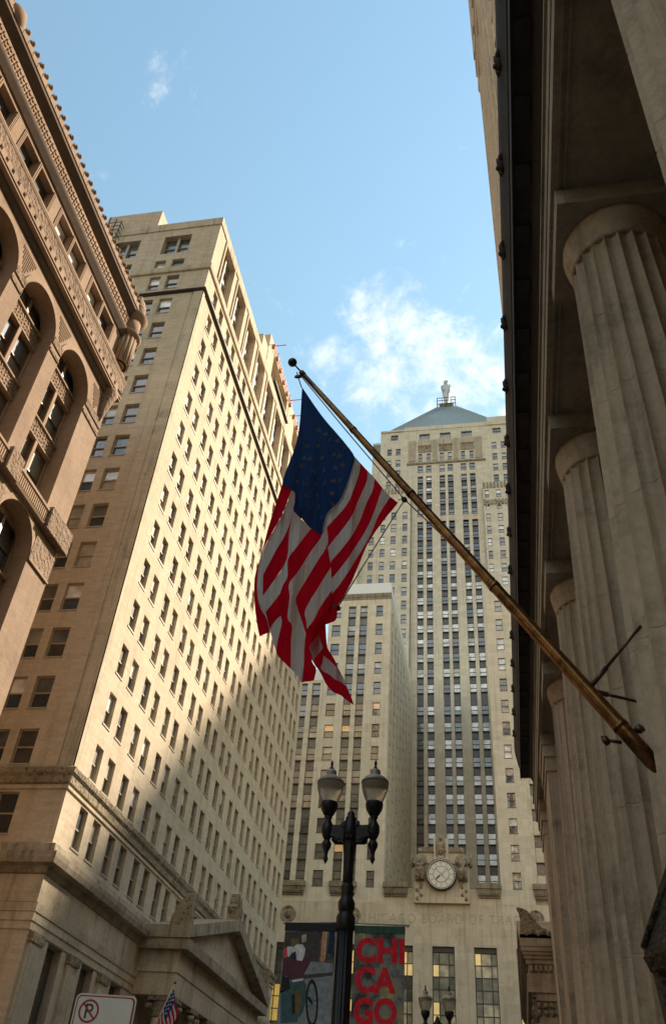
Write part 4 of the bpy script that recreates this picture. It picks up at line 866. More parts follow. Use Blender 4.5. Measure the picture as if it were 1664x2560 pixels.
# ------------------------------------------------------------------ colonnaded bank hall (right foreground)
def colonnade():
    B = thing('colonnaded_bank_building', 'dark weathered stone bank with giant fluted columns filling the right side', 'building')
    XA = 1.50; AXX = 2.49; ys = [8.79+5.15*k for k in range(-2, 4)]
    prof = [(1.05,0.0),(1.045,2.0),(1.02,3.6),(0.965,6.2),(0.905,8.6),(0.84,11.0),(0.79,12.9),(0.77,14.02)]
    def rad(z):
        for (r0, z0), (r1, z1) in zip(prof, prof[1:]):
            if z <= z1: return r0+(r1-r0)*(z-z0)/(z1-z0)
        return prof[-1][0]
    def fluted(z0, z1, n=22, per=8):
        rr = []
        zs = [z0, z0+0.012, z0+0.02] + [z0+(z1-z0)*k/4 for k in (1, 2, 3)] + [z1-0.02, z1-0.012, z1]
        for i, z in enumerate(zs):
            R = rad(z); g = 0.012 if i in (0, len(zs)-1) else 0.004 if i in (1, len(zs)-2) else 0.0; ring = []
            for j in range(n*per):
                a = 2*PI*j/(n*per); t = (j % per)/per; q = R-g-0.105*R*math.sin(PI*t)**0.7; ring.append((q*math.cos(a), q*math.sin(a), z))
            rr.append(ring)
        return MB().rings(rr, cap=False, smooth=False)
    cuts = [0.35, 2.6, 4.7, 6.75, 8.7, 10.6, 12.3, 14.02]
    drums = [fluted(a, b).mesh('drum', 'colstone') for a, b in zip(cuts, cuts[1:])]
    ech = MB().lathe([(0.755,13.98),(0.79,14.02),(0.77,14.07),(0.80,14.11),(0.785,14.16),(0.825,14.22),(0.855,14.36),(0.875,14.50),(0.87,14.6)], seg=48).mesh('echinus', 'colstone')
    aba = MB().box((-0.99,-0.99,14.6), (0.99,0.99,15.05)).mesh('abacus', 'entab_light')
    bas = MB().box((-1.25,-1.25,0), (1.25,1.25,0.15)).lathe([(1.2,0.15),(1.2,0.3),(1.1,0.35)], seg=40).mesh('base', 'colstone')
    rnd = random.Random(5)
    for y in ys:
        c = link('column', None, B, (AXX, y, 0)); link('base', bas, c); link('echinus', ech, c); link('abacus', aba, c)
        for d in drums:
            o = link('drum', d, c); o.rotation_euler = (0, 0, 0)
    # end piers (antae)
    for y0, y1 in ((28.1, 31.0), (34.0, 36.4)):
        m = MB(); m.box((1.62, y0+0.15, 0), (4.6, y1-0.15, 13.7)); m.box((1.58, y0+0.1, 0), (4.6, y1-0.1, 0.6)); p = m.build('corner_pier', 'colstone', B)
        m = MB(); m.box((1.57, y0+0.1, 13.7), (4.6, y1-0.1, 13.85)); m.box((1.60, y0+0.12, 13.85), (4.6, y1-0.12, 14.2)); m.box((1.54, y0+0.05, 14.2), (4.6, y1-0.05, 14.6)); m.build('cap_mouldings', 'colstone', p)
        m = MB(); m.box((XA, y0, 14.6), (4.6, y1, 15.05)); m.build('abacus', 'entab_light', p)
    m = MB(); m.box((1.85, 31.0, 0), (4.6, 34.0, 15.05)); m.build('end_wall', 'colstone', B)
    F = Face('E', XA)
    # entablature
    Y0, Y1 = -14.0, 36.6
    band('architrave', F, Y0, Y1, [(-2.0,15.052),(0.06,15.052),(0.06,15.45),(0.08,15.45),(0.08,15.86),(-2.0,15.86)], 'entab_light', B)
    band('taenia', F, Y0, Y1+0.1, [(-2.0,15.862),(0.13,15.862),(0.13,15.99),(-2.0,15.99)], 'entab_light', B)
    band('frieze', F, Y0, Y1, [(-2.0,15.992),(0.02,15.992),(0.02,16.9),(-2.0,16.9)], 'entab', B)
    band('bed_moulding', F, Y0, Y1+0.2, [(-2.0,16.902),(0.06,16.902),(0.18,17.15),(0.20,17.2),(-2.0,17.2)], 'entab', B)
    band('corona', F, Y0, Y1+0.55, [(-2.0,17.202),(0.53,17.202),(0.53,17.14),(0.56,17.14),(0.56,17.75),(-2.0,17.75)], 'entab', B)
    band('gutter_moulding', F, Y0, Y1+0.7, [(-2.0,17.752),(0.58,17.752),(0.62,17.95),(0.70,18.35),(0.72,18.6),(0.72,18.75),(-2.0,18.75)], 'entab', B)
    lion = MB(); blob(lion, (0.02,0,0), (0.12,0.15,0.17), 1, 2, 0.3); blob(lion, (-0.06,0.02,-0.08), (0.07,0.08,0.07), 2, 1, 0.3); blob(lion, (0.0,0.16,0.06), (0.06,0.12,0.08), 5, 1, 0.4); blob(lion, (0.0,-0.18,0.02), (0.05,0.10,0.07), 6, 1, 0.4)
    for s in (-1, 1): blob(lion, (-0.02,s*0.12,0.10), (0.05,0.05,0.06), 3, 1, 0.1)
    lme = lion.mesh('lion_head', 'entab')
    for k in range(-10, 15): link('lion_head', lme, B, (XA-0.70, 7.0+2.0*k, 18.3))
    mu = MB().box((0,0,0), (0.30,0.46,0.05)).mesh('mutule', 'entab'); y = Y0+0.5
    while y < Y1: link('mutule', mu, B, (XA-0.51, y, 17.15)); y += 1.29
    # soffit fillets between the capitals
    ye = [Y0] + ys + [29.55, 35.2]
    for a, b in zip(ye, ye[1:]):
        if b > 29 and a > 29: a2, b2 = 31.0, 34.0
        else: a2, b2 = a+0.99 if a != Y0 else Y0, (b-0.99 if b < 29 else 28.1)
        for x0 in (XA+0.045, XA+0.15):
            m = MB(); m.box((x0, a2, 15.012), (x0+0.03, b2, 15.05)); m.build('soffit_fillet', 'entab_light', B)
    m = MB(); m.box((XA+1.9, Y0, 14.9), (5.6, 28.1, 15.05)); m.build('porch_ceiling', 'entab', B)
    FB = Face('E', 5.2); ops = [(y-1.5, y+1.5, 1.0, 11.5, 0.5) for y in [8.79+2.575+5.15*k for k in range(-3, 3)]]
    m = MB(); wall(m, FB, Y0, 28.2, 0, 15.0, ops); m.build('porch_wall', 'colstone', B)
    for o in ops:
        w = MB(); fbox(w, FB, o[0], o[1], o[2], o[3], 0.42, 0.5); p = w.build('window', 'glass_dark', B); f = MB()
        for k in range(4): fbox(f, FB, o[0]+k*0.95, o[0]+k*0.95+0.12, o[2], o[3], 0.32, 0.42)
        for k in range(6): fbox(f, FB, o[0], o[1], o[2]+k*2.05, o[2]+k*2.05+0.1, 0.34, 0.42)
        f.build('glazing_bars', 'frame_bronze', p)
    m = MB(); m.box((1.2, Y0, -0.02), (5.2, 36.6, 0.0)); m.build('porch_floor', 'colstone', B)
    # office shaft above the hall
    FT = Face('E', 2.30); ops = []; far = {}
    for c in range(14):
        y = -12.6+3.5*c
        for r in range(24):
            z = 21.5+3.45*r
            if 83.5 < z < 86.5: continue
            ops.append((y, y+1.5, z, z+2.1, 0.3)); window_into(far, FT, y, z, 1.5, 2.1, 0.25, 'frame_bronze', ['glass_blue', 'glass_grey', 'glass_blind'], 'hung')
    m = MB(); wall(m, FT, -14.0, 36.9, 18.7, 110, ops); m.build('upper_wall', 'tower208', B); flush(far, 'far_windows', B)
    m = MB(); m.box((3.2, -14, 15.0), (30, 36.88, 109.9)); m.build('upper_block', 'tower208', B)
    for c in range(15):
        y = -13.4+3.5*c; m = MB(); fbox(m, FT, y-0.35, y+0.45, 19, 84, -0.14, 0); fbox(m, FT, y-0.1, y+0.2, 19, 84, -0.22, -0.14); m.build('pilaster', 'tower208', B)
    band('upper_string', FT, -14, 36.95, [(0,84.0),(0.25,84.1),(0.3,84.6),(0.1,84.8),(0,84.8)], 'tower208', B)
    m = MB(); fbox(m, FT, -14, 37.0, 87.5, 110, -0.35, 0)
    for c in range(22): fbox(m, FT, -13.5+c*2.3, -12.7+c*2.3, 88, 109, -0.5, -0.35)
    m.build('crown', 'tower208', B)
colonnade()

# ------------------------------------------------------------------ second temple-fronted bank, and the block behind it
def fed():
    B = thing('temple_fronted_bank', 'brown stone bank with pedimented portico and horn-shaped corner ornament behind the columns', 'building')
    XF = 0.62; YN = 55.0; y1 = 76.0
    m = MB(); m.box((4.2, 42, 0), (45, 94, 28)); m.build('main_block', 'fed', B)
    F = Face('E', 4.19); ops = [(44+4.1*i, 45.2+4.1*i, 16+3.6*r, 18+3.6*r, 0.3) for i in range(12) for r in range(3)]; far = {}
    m = MB(); wall(m, F, 42, 94, 15, 28.4, ops); m.build('upper_wall', 'fed', B)
    for o in ops: window_into(far, F, o[0], o[2], 1.2, 2.0, 0.25, 'frame_bronze', ['glass_dark', 'glass_grey'], 'hung')
    flush(far, 'far_windows', B)
    P = link('portico', None, B)
    m = MB(); m.box((XF+0.30, YN+0.3, 12.3), (4.2, y1, 13.25)); m.build('architrave', 'fed', P)
    m = MB(); m.box((XF+0.36, YN+0.36, 13.25), (4.2, y1, 13.3)); m.box((XF+0.28, YN+0.28, 13.75), (4.2, y1, 14.0)); m.box((XF+0.40, YN+0.40, 13.3), (4.2, y1, 13.75)); m.build('frieze', 'fed', P)
    x = XF+0.5
    while x < 4.0: MB().box((x, YN+0.22, 13.38), (x+0.14, YN+0.42, 13.68)).build('dentil', 'fed', P); x += 0.27
    m = MB()
    for i, (o, z0, z1) in enumerate(((0.2,14.0,14.2),(0.12,14.2,14.38),(0.04,14.38,14.62),(0.0,14.62,14.95))): m.box((XF+o, YN+o, z0+0.001), (4.2, y1, z1))
    m.build('cornice', 'fed', P)
    ym = (YN+y1)/2; m = MB(); m.prism([(YN+0.2,14.95),(y1-0.2,14.95),(ym,18.3)], lambda u, v, d: (d, u, v), XF+0.5, 4.2); m.build('tympanum', 'fed', P)
    for a in (YN, y1): m = MB(); m.prism([(a,14.95),(ym,18.2),(ym,18.7),(a,15.25)], lambda u, v, d: (d, u, v), XF-0.02, 4.2); m.build('raking_cornice', 'fed', P)
    # horn-shaped acroterion: concave palmette curling to a point
    def acro(y):
        pts = [(0.03,0.0),(2.3,0.0),(1.95,0.22),(1.5,0.42),(1.1,0.8),(0.85,1.15),(0.62,1.45),(0.35,1.62),(-0.04,1.68),(0.06,1.5),(0.12,1.2),(0.10,0.7)]
        m = MB(); m.prism([(XF+u, v) for u, v in pts], lambda u, v, d: (u, d, v), y, y+0.55)
        for i in range(5): blob(m, (XF+0.45+0.32*i, y+0.02, 0.25+0.12*(i%2)), (0.2,0.1,0.2), i, 1, 0.3)
        m.build('acroterion', 'fed_carved', P, (0,0,15.05))
    acro(YN); acro(y1-0.6)
    for i in range(6):
        y = YN+1.2+i*(y1-YN-2.4)/5; c = link('column', None, P, (XF+1.25, y, 0))
        MB().lathe([(0.8,0),(0.8,0.3),(0.68,0.4),(0.66,4),(0.56,10.9)], seg=28).build('shaft', 'fed', c)
        k = MB(); k.lathe([(0.56,10.9),(0.6,11.0),(0.58,11.3),(0.72,11.9),(0.78,12.1)], seg=24); k.box((-0.76,-0.76,12.1), (0.76,0.76,12.29))
        for q in range(10):
            a = 2*PI*q/10; blob(k, (0.66*math.cos(a), 0.66*math.sin(a), 11.3+0.3*(q%2)), (0.15,0.15,0.24), q, 1, 0.3)
        k.build('capital', 'fed_carved', c)
    m = MB(); m.box((1.45, YN+0.5, 0), (2.6, YN+1.2, 11.1)); p = m.build('pilaster', 'fed', P)
    m = MB(); m.box((1.35, YN+0.4, 11.9), (2.7, YN+1.3, 12.3)); m.build('capital_block', 'fed', p); m = MB(); m.box((1.42, YN+0.5, 11.1), (2.63, YN+1.2, 11.9))
    for i in range(4):
        for j in range(2): blob(m, (1.5+0.35*i, YN+0.48, 11.3+0.38*j), (0.17,0.13,0.2), i+j*4, 1, 0.3)
    m.build('leaf_capital', 'fed_carved', p)
    m = MB(); m.box((2.6, YN+0.8, 0), (4.2, y1, 12.3)); m.build('porch_wall', 'fed', P)
    C = thing('rear_office_block', 'tall plain stone office tower far behind the temple-fronted bank', 'building')
    m = MB(); m.box((40, 160, 0), (104, 190, 133)); m.build('main_block', 'farstone', C)
    FN = Face('N', 159.9); ops = [(42+4.2*i, 43.6+4.2*i, 60+3.5*r, 62.1+3.5*r, 0.08) for i in range(14) for r in range(20)]; far = {}
    m = MB(); wall(m, FN, 40, 104, 28.4, 133, ops); m.build('north_wall', 'farstone', C)
    for o in ops: window_into(far, FN, o[0], o[2], 1.6, 2.1, 0.07, 'frame_bronze', ['glass_dark', 'glass_grey'], 'hung')
    flush(far, 'far_windows', C)
fed()

# ------------------------------------------------------------------ the street goes on behind the camera
def north_blocks():
    for nm, lab, face, at, y0, y1, x1, h, mt in (('brick_office_block', 'brown office block north of the arched building, behind the viewer', 'W', -22.0, -95, -34, -48, 44, 'tower208'),
                                             ('stone_office_block', 'pale office block north of the colonnade, behind the viewer', 'E', 2.3, -95, -34, 30, 44, 'farstone')):
        B = thing(nm, lab, 'building'); F = Face(face, at); ops = []; far = {}
        for i in range(14):
            for r in range(10):
                u = y0+1.4+4.1*i; z = 6+3.6*r
                ops.append((u, u+1.7, z, z+2.2, 0.3)); window_into(far, F, u, z, 1.7, 2.2, 0.25, 'frame_bronze', ['glass_dark', 'glass_grey', 'glass_blind'], 'hung')
        m = MB(); wall(m, F, y0, y1, 0, h, ops); m.build('wall', mt, B); flush(far, 'far_windows', B)
        m = MB(); m.box((at+(-0.8 if face == 'W' else 0.8), y0+0.01, 0), (x1, y1-0.01, h-0.2)); m.build('main_block', mt, B)
        band('cornice', F, y0, y1, [(0,h-1.5),(0.6,h-1.2),(0.8,h-0.5),(0.8,h),(-0.8,h),(-0.8,h-1.5)], mt, B)
north_blocks()

# ------------------------------------------------------------------ flagpole and flag on the colonnade
FLAG = {
'canL':[(-2.708,11.774),(-2.667,10.949),(-2.687,10.425),(-2.8,9.684),(-2.594,9.516),(-2.591,9.185),(-2.464,9.042),(-2.321,8.838),(-2.16,8.707)],
'canR':[(-2.708,11.774),(-2.373,11.145),(-2.113,10.718),(-1.799,10.186),(-1.802,9.941),(-1.863,9.622),(-1.952,9.316),(-2.118,9.078),(-2.16,8.707)],
'a7':[(-1.822,10.208),(-1.845,9.945),(-1.914,9.626),(-2.003,9.347),(-2.227,9.05)],
'a8':[(-1.69,10.018),(-1.695,9.815),(-1.765,9.502),(-1.861,9.2),(-2.2,8.701)],
'a9':[(-1.568,9.861),(-1.574,9.653),(-1.673,9.33),(-1.793,8.965),(-2.131,8.37)],
'a10':[(-1.46,9.7),(-1.483,9.478),(-1.558,9.248),(-1.71,8.757),(-2.091,8.089)],
'a11':[(-1.345,9.513),(-1.394,9.289),(-1.443,9.097),(-1.589,8.673),(-2.051,7.816)],
'a12':[(-1.23,9.33),(-1.282,9.217),(-1.385,8.987),(-1.555,8.507),(-2.024,7.575)],
'a13':[(-1.132,9.21),(-1.211,9.07),(-1.327,8.862),(-1.516,8.521),(-1.69,7.971),(-1.844,7.612),(-1.964,7.406)],
'b3':[(-2.591,9.185),(-2.608,8.821),(-2.587,8.461),(-2.59,8.337)],
'b4t':[(-2.321,8.838),(-2.34,8.802),(-2.473,8.555),(-2.585,8.337)],
'b4':[(-2.321,8.838),(-2.34,8.802),(-2.473,8.555),(-2.576,8.348),(-2.553,8.067),(-2.604,7.927),(-2.637,7.684),(-2.613,7.547),(-2.556,7.421),(-2.556,7.288),(-2.576,7.116),(-2.578,6.957)],
'b5':[(-2.16,8.707),(-2.164,8.674),(-2.297,8.418),(-2.424,8.132),(-2.522,7.958),(-2.493,7.769),(-2.491,7.597),(-2.484,7.429),(-2.42,7.316),(-2.413,7.099),(-2.392,6.835),(-2.383,6.702)],
'b6':[(-2.096,8.866),(-2.068,8.541),(-2.226,8.169),(-2.399,7.765),(-2.41,7.673),(-2.365,7.501),(-2.302,7.332),(-2.245,7.178),(-2.244,7.114),(-2.236,6.934),(-2.224,6.727),(-2.227,6.502)],
'b7':[(-1.992,8.167),(-2.124,7.878),(-2.232,7.642),(-2.282,7.486),(-2.257,7.363),(-2.232,7.242),(-2.2,7.038),(-2.168,6.88),(-2.118,6.724),(-2.069,6.622),(-2.084,6.473)],
'b6s':[(-2.068,8.541),(-2.226,8.169),(-2.399,7.765),(-2.41,7.673),(-2.365,7.501),(-2.302,7.332),(-2.245,7.178),(-2.244,7.114),(-2.236,6.934),(-2.224,6.727),(-2.227,6.502)],
'b7w':[(-1.992,8.167),(-2.124,7.878),(-2.232,7.642),(-2.282,7.486),(-2.257,7.363),(-2.236,7.232)],
'b8':[(-1.953,7.799),(-2.038,7.632),(-2.096,7.511),(-2.144,7.391),(-2.176,7.316),(-2.235,7.221)],
'b9':[(-1.945,7.616),(-1.989,7.484),(-2.016,7.397),(-2.048,7.245),(-2.093,7.108),(-2.185,6.974)],
'c0':[(-2.8,9.684),(-2.872,9.28),(-2.942,8.844),(-2.986,8.424),(-3.022,8.093),(-3.011,7.854),(-2.962,7.552),(-2.917,7.392),(-2.828,7.142)],
'c1':[(-2.65,9.577),(-2.741,9.125),(-2.846,8.837),(-2.932,8.623),(-2.991,8.3),(-2.986,7.971),(-2.934,7.676),(-2.779,7.42),(-2.705,7.202)],
'c1w':[(-2.65,9.577),(-2.741,9.125),(-2.846,8.837),(-2.932,8.623),(-3.006,8.251),(-2.999,7.972),(-2.956,7.62),(-2.782,7.243)],
'c2':[(-2.572,9.514),(-2.564,9.201),(-2.623,8.822),(-2.731,8.458),(-2.799,8.057),(-2.773,7.749),(-2.704,7.405),(-2.676,7.239)],
'c2r':[(-2.601,9.516),(-2.592,9.203),(-2.645,8.823),(-2.765,8.485),(-2.909,8.087)],
'c3':[(-2.578,9.505),(-2.464,9.042),(-2.597,8.82),(-2.587,8.461),(-2.643,8.205),(-2.865,7.754)],
'c3w':[(-2.541,8.623),(-2.643,8.205),(-2.759,7.971),(-2.863,7.765)],
'c4w':[(-2.499,8.185),(-2.582,7.914),(-2.667,7.726),(-2.798,7.499)],
'c4':[(-2.574,7.926),(-2.667,7.726),(-2.729,7.62),(-2.797,7.51)],
'c5':[(-2.523,7.531),(-2.602,7.445),(-2.652,7.37),(-2.715,7.257)],
'wl':[(-2.782,7.442),(-2.68,7.152),(-2.635,7.043),(-2.577,6.946)],
'wr':[(-2.534,7.543),(-2.527,7.287),(-2.538,7.114),(-2.534,6.903)],
'd1l':[(-1.997,7.733),(-2.002,7.529),(-2.069,7.399),(-2.175,7.305),(-2.239,7.215),(-2.195,6.98)],
'd1r':[(-1.938,7.718),(-1.874,7.557),(-1.872,7.368),(-1.965,7.274),(-2.01,7.244),(-2.093,7.097)],
'd2l':[(-2.05,7.278),(-2.132,7.12),(-2.21,6.985),(-2.178,6.828),(-2.124,6.734),(-2.075,6.632),(-1.993,6.52),(-1.903,6.39),(-1.765,6.3),(-1.589,6.21)],
'd2r':[(-2.002,7.265),(-1.962,6.966),(-1.928,6.882),(-1.859,6.797),(-1.795,6.653),(-1.739,6.542),(-1.683,6.423),(-1.633,6.316),(-1.588,6.21)],
'd3l':[(-2.079,7.107),(-2.185,6.969),(-2.145,6.827),(-2.117,6.739)],
'd3r':[(-2.074,7.102),(-2.042,6.99),(-2.014,6.895),(-2.111,6.739)],
'd4l':[(-1.992,6.801),(-2.002,6.7),(-2.008,6.6),(-1.888,6.557),(-1.776,6.484),(-1.684,6.428)],
'd4r':[(-1.989,6.801),(-1.92,6.758),(-1.853,6.716),(-1.794,6.643),(-1.735,6.542),(-1.682,6.428)],
'stars':[(-2.333,10.43),(-2.448,10.178),(-2.267,10.181),(-2.37,9.915),(-2.221,9.921),(-2.319,9.68),(-2.192,9.679),(-2.429,9.446),(-2.284,9.453),(-2.38,9.241),(-2.241,9.23),(-2.19,9.026),(-2.531,10.196),(-2.582,9.732),(-2.561,10.03),(-2.053,10.494),(-1.922,10.338),(-2.508,10.448),(-2.087,10.214),(-2.004,10.176),(-2.048,9.944),(-1.949,9.993),(-2.061,9.696),(-1.968,9.697),(-2.06,9.462),(-2.465,9.693),(-2.176,10.537),(-2.359,10.766),(-2.246,10.669),(-2.032,9.25)],
'halyard':[(-2.83,12.147),(-2.715,11.764)],
'halyard2':[(-2.77,12.08),(-1.987,10.792),(-1.038,9.261),(-0.568,8.643),(-0.076,7.933),(0.259,7.378),(0.492,7.031),(0.766,6.569)],
'halyard3':[(-1.127,9.268),(-1.038,9.261),(-1.469,8.368),(-1.859,7.536)],
}
def flag():
    Y = 8.79
    P = thing('flagpole', 'brass flagpole slanting up from the fluted column over the street', 'flagpole', (1.62, Y, 5.38))
    b = Vector((1.66, Y, 5.32)); t = Vector((-2.70, Y, 12.06)); ax = (t-b).normalized()
    rel = lambda v: tuple(Vector(v) - Vector((1.62, Y, 5.38)))
    n = 14; m = MB(); m.tube([rel(b+(t-b)*i/n) for i in range(n+1)], [0.088-0.050*(i/n) for i in range(n+1)], 24); m.build('shaft', 'pole_brass', P)
    for f in (0.08, 0.36, 0.60, 0.80):
        m = MB(); c = b+(t-b)*f; r = 0.088-0.050*f; m.tube([rel(c-ax*0.03), rel(c+ax*0.03)], r+0.007, 24); m.build('joint_ring', 'pole_brass', P)
    m = MB(); m.tube([rel(t), rel(t+ax*0.10), rel(t+ax*0.13)], [0.044,0.044,0.022], 16); m.build('truck', 'ball_metal', P)
    m = MB(); m.tube([rel(t+ax*0.12), rel(t+ax*0.36)], 0.014, 8); m.build('ball_stem', 'ball_metal', P)
    m = MB(); m.lathe([(0.075*math.sin(PI*q/10)+0.0005, -0.075*math.cos(PI*q/10)) for q in range(11)], rel(t+ax*0.42), 24); m.build('ball', 'ball_metal', P)
    m = MB(); blob(m, rel(t+Vector((-0.10,0,-0.02))), (0.07,0.03,0.05), 2, 1, 0.1); m.build('pulley', 'ball_metal', P)
    m = MB(); m.box((-0.02,-0.16,-0.22), (0.16,0.16,0.26)); m.build('wall_plate', 'ball_metal', P)
    for f, dx, dy in ((0.145, 0.16, -0.30), (0.145, 0.12, 0.42)):
        c = b+(t-b)*f; e = Vector((1.66, Y+dy, c.z+0.62 if dy < 0 else c.z+0.05)); m = MB(); m.tube([rel(c), rel(c.lerp(e, 0.35))], 0.030, 8); m.tube([rel(c.lerp(e, 0.33)), rel(e)], 0.018, 8); m.build('stay_rod', 'ball_metal', P)
    m = MB(); c = b+(t-b)*0.06; m.tube([rel(c+Vector((-0.10,0.0,-0.05))), rel(c+Vector((-0.24,0,-0.02)))], 0.02, 6); blob(m, rel(c+Vector((-0.26,0,-0.02))), (0.05,0.04,0.06), 1, 1, 0.3); blob(m, rel(c+Vector((0.10,0.0,0.10))), (0.07,0.05,0.06), 3, 1, 0.3); m.build('cleat', 'ball_metal', P)
    def cr(pts, n):
        """smooth curve through the points, n samples by arc length"""
        p = [Vector((x, z)) for x, z in pts]; q = [p[0]*2-p[1]] + p + [p[-1]*2-p[-2]]; out = []
        for i in range(1, len(q)-2):
            for k in range(12):
                s = k/12; a, b_, c_, d = q[i-1], q[i], q[i+1], q[i+2]
                out.append(0.5*((2*b_)+(c_-a)*s+(2*a-5*b_+4*c_-d)*s*s+(3*b_-a-3*c_+d)*s**3))
        out.append(p[-1]); L = [0]
        for a, b_ in zip(out, out[1:]): L.append(L[-1]+(b_-a).length)
        r = []; j = 0
        for i in range(n):
            tt = L[-1]*i/(n-1)
            while j < len(L)-2 and L[j+1] < tt: j += 1
            s = (tt-L[j])/max(1e-9, L[j+1]-L[j]); r.append(out[j].lerp(out[j+1], min(1, s)))
        return r
    def depth(x, z):
        drop = min(1.0, max(0.0, (11.6-z)/2.5))
        return drop*(0.17*math.sin(7.4*x+0.55*z+0.6)+0.07*math.sin(19*x-0.7*z+1.0)+0.022*math.sin(44*x+1.5*z))
    FL = thing('hanging_flag', 'large American flag drooping in folds from the slanted brass pole', 'flag', (-2.0, Y, 9.0))
    def ribbon(a, c, mat, nm, off, n=40, k=9):
        A = cr(FLAG[a], n); C = cr(FLAG[c], n); mb = MB(); rows = []
        for i in range(n):
            rows.append([(lambda v, e: (v.x+2.0-0.17*e, 0.75*e, v.y-9.0+0.64*e))(A[i].lerp(C[i], j/(k-1)), depth(*A[i].lerp(C[i], j/(k-1)))+off) for j in range(k)])
        mb.rings(rows, cap=False, closed=False); return mb.build(nm, mat, FL)
    cant = ribbon('canL', 'canR', 'flag_blue', 'canton', -0.012, 60, 26)
    for a, c, mt, off in (('a7','a8','white',0.05), ('a8','a9','red',0.05), ('a9','a10','white',0.05), ('a10','a11','red',0.05), ('a11','a12','white',0.05), ('a12','a13','red',0.05),
                          ('b3','b4t','white',-0.05), ('b4','b5','red',-0.05), ('b5','b6','white',-0.05), ('b6s','b7','red',-0.05), ('b7w','b8','white',-0.05), ('b8','b9','red',-0.05),
                          ('c0','c1','red',-0.02), ('c1w','c2','white',0.04), ('c2r','c3','red',0.0), ('c3w','c4w','white',0.006), ('c4','c5','red',0.012), ('wl','wr','white',0.02),
                          ('d1l','d1r','red',0.02), ('d2l','d2r','red',0.06), ('d3l','d3r','white',0.04), ('d4l','d4r','white',0.045)):
        ribbon(a, c, 'flag_'+mt, 'stripe', off)
    st = [(math.sin(2*PI*i/10)*(0.062 if i % 2 == 0 else 0.023), math.cos(2*PI*i/10)*(0.062 if i % 2 == 0 else 0.023)) for i in range(10)]
    sm = MB(); sm.poly([(u, 0, v) for u, v in st]); sme = sm.mesh('star', 'flag_star')
    for x, z in FLAG['stars']:
        e = depth(x, z)-0.022; o = link('star', sme, FL, (x+2.0-0.17*e, 0.75*e, z-9.0+0.64*e))
        s = (depth(x+0.03, z)-depth(x-0.03, z))/0.06; o.rotation_euler = (0, 0, math.atan(s)); o.parent = FL
    H = thing('halyard', 'thin rope running along the brass flagpole and round the flag corners', 'rope', (0, Y, 0))
    for k in ('halyard', 'halyard2', 'halyard3'):
        m = MB(); m.tube([(x, 0, z) for x, z in FLAG[k]], 0.009, 6); m.build('rope', 'rope', H)
    m = MB(); blob(m, (-1.04,0,9.26), (0.05,0.04,0.05), 1, 1, 0.3); blob(m, (-1.87,0,7.53), (0.05,0.04,0.05), 1, 1, 0.3); m.build('snap_hook', 'dark_iron', H)
    # small flag leaning out of the left portico
    S = thing('portico_flag', 'small American flag on a slanted white staff at the left portico', 'flag', (-19.95, 52.6, 9.3))
    m = MB(); m.tube([(-0.35,0,-1.2),(0.87,0,2.2)], [0.05,0.03], 8); m.build('staff', 'frame_white', S)
    MB().lathe([(0.01,-0.08),(0.07,-0.04),(0.07,0.04),(0.01,0.08)], (0.89,0,2.28), 10).build('ball', 'ball_metal', S)
    def sf(nm, s0, s1, f0, f1, mt):
        rows = []
        for i in range(9):
            s = s0+(s1-s0)*i/8; px, pz = 0.80-0.68*s, 2.0-1.9*s
            rows.append([(px+0.55*(f0+(f1-f0)*j/8)*(1-0.3*s), 0.10*math.sin(9*(f0+(f1-f0)*j/8)+2*s), pz-1.35*(f0+(f1-f0)*j/8)**1.2) for j in range(9)])
        MB().rings(rows, cap=False, closed=False).build(nm, mt, S)
    sf('canton', 0, 0.54, 0, 0.55, 'flag_blue')
    for k in range(13): sf('stripe', k/13, (k+1)/13, 0.55 if k < 7 else 0, 1.0, 'flag_red' if k % 2 == 0 else 'flag_white')
    for i in range(4):
        for j in range(3):
            s = 0.07+0.12*i; f = 0.1+0.16*j; w = MB(); w.poly([(u*1.6, 0, v*1.6) for u, v in st]); w.build('star', 'flag_white', S, (0.80-0.68*s+0.55*f*(1-0.3*s), 0.10*math.sin(9*f+2*s)-0.03, 2.0-1.9*s-1.35*f**1.2))
flag()

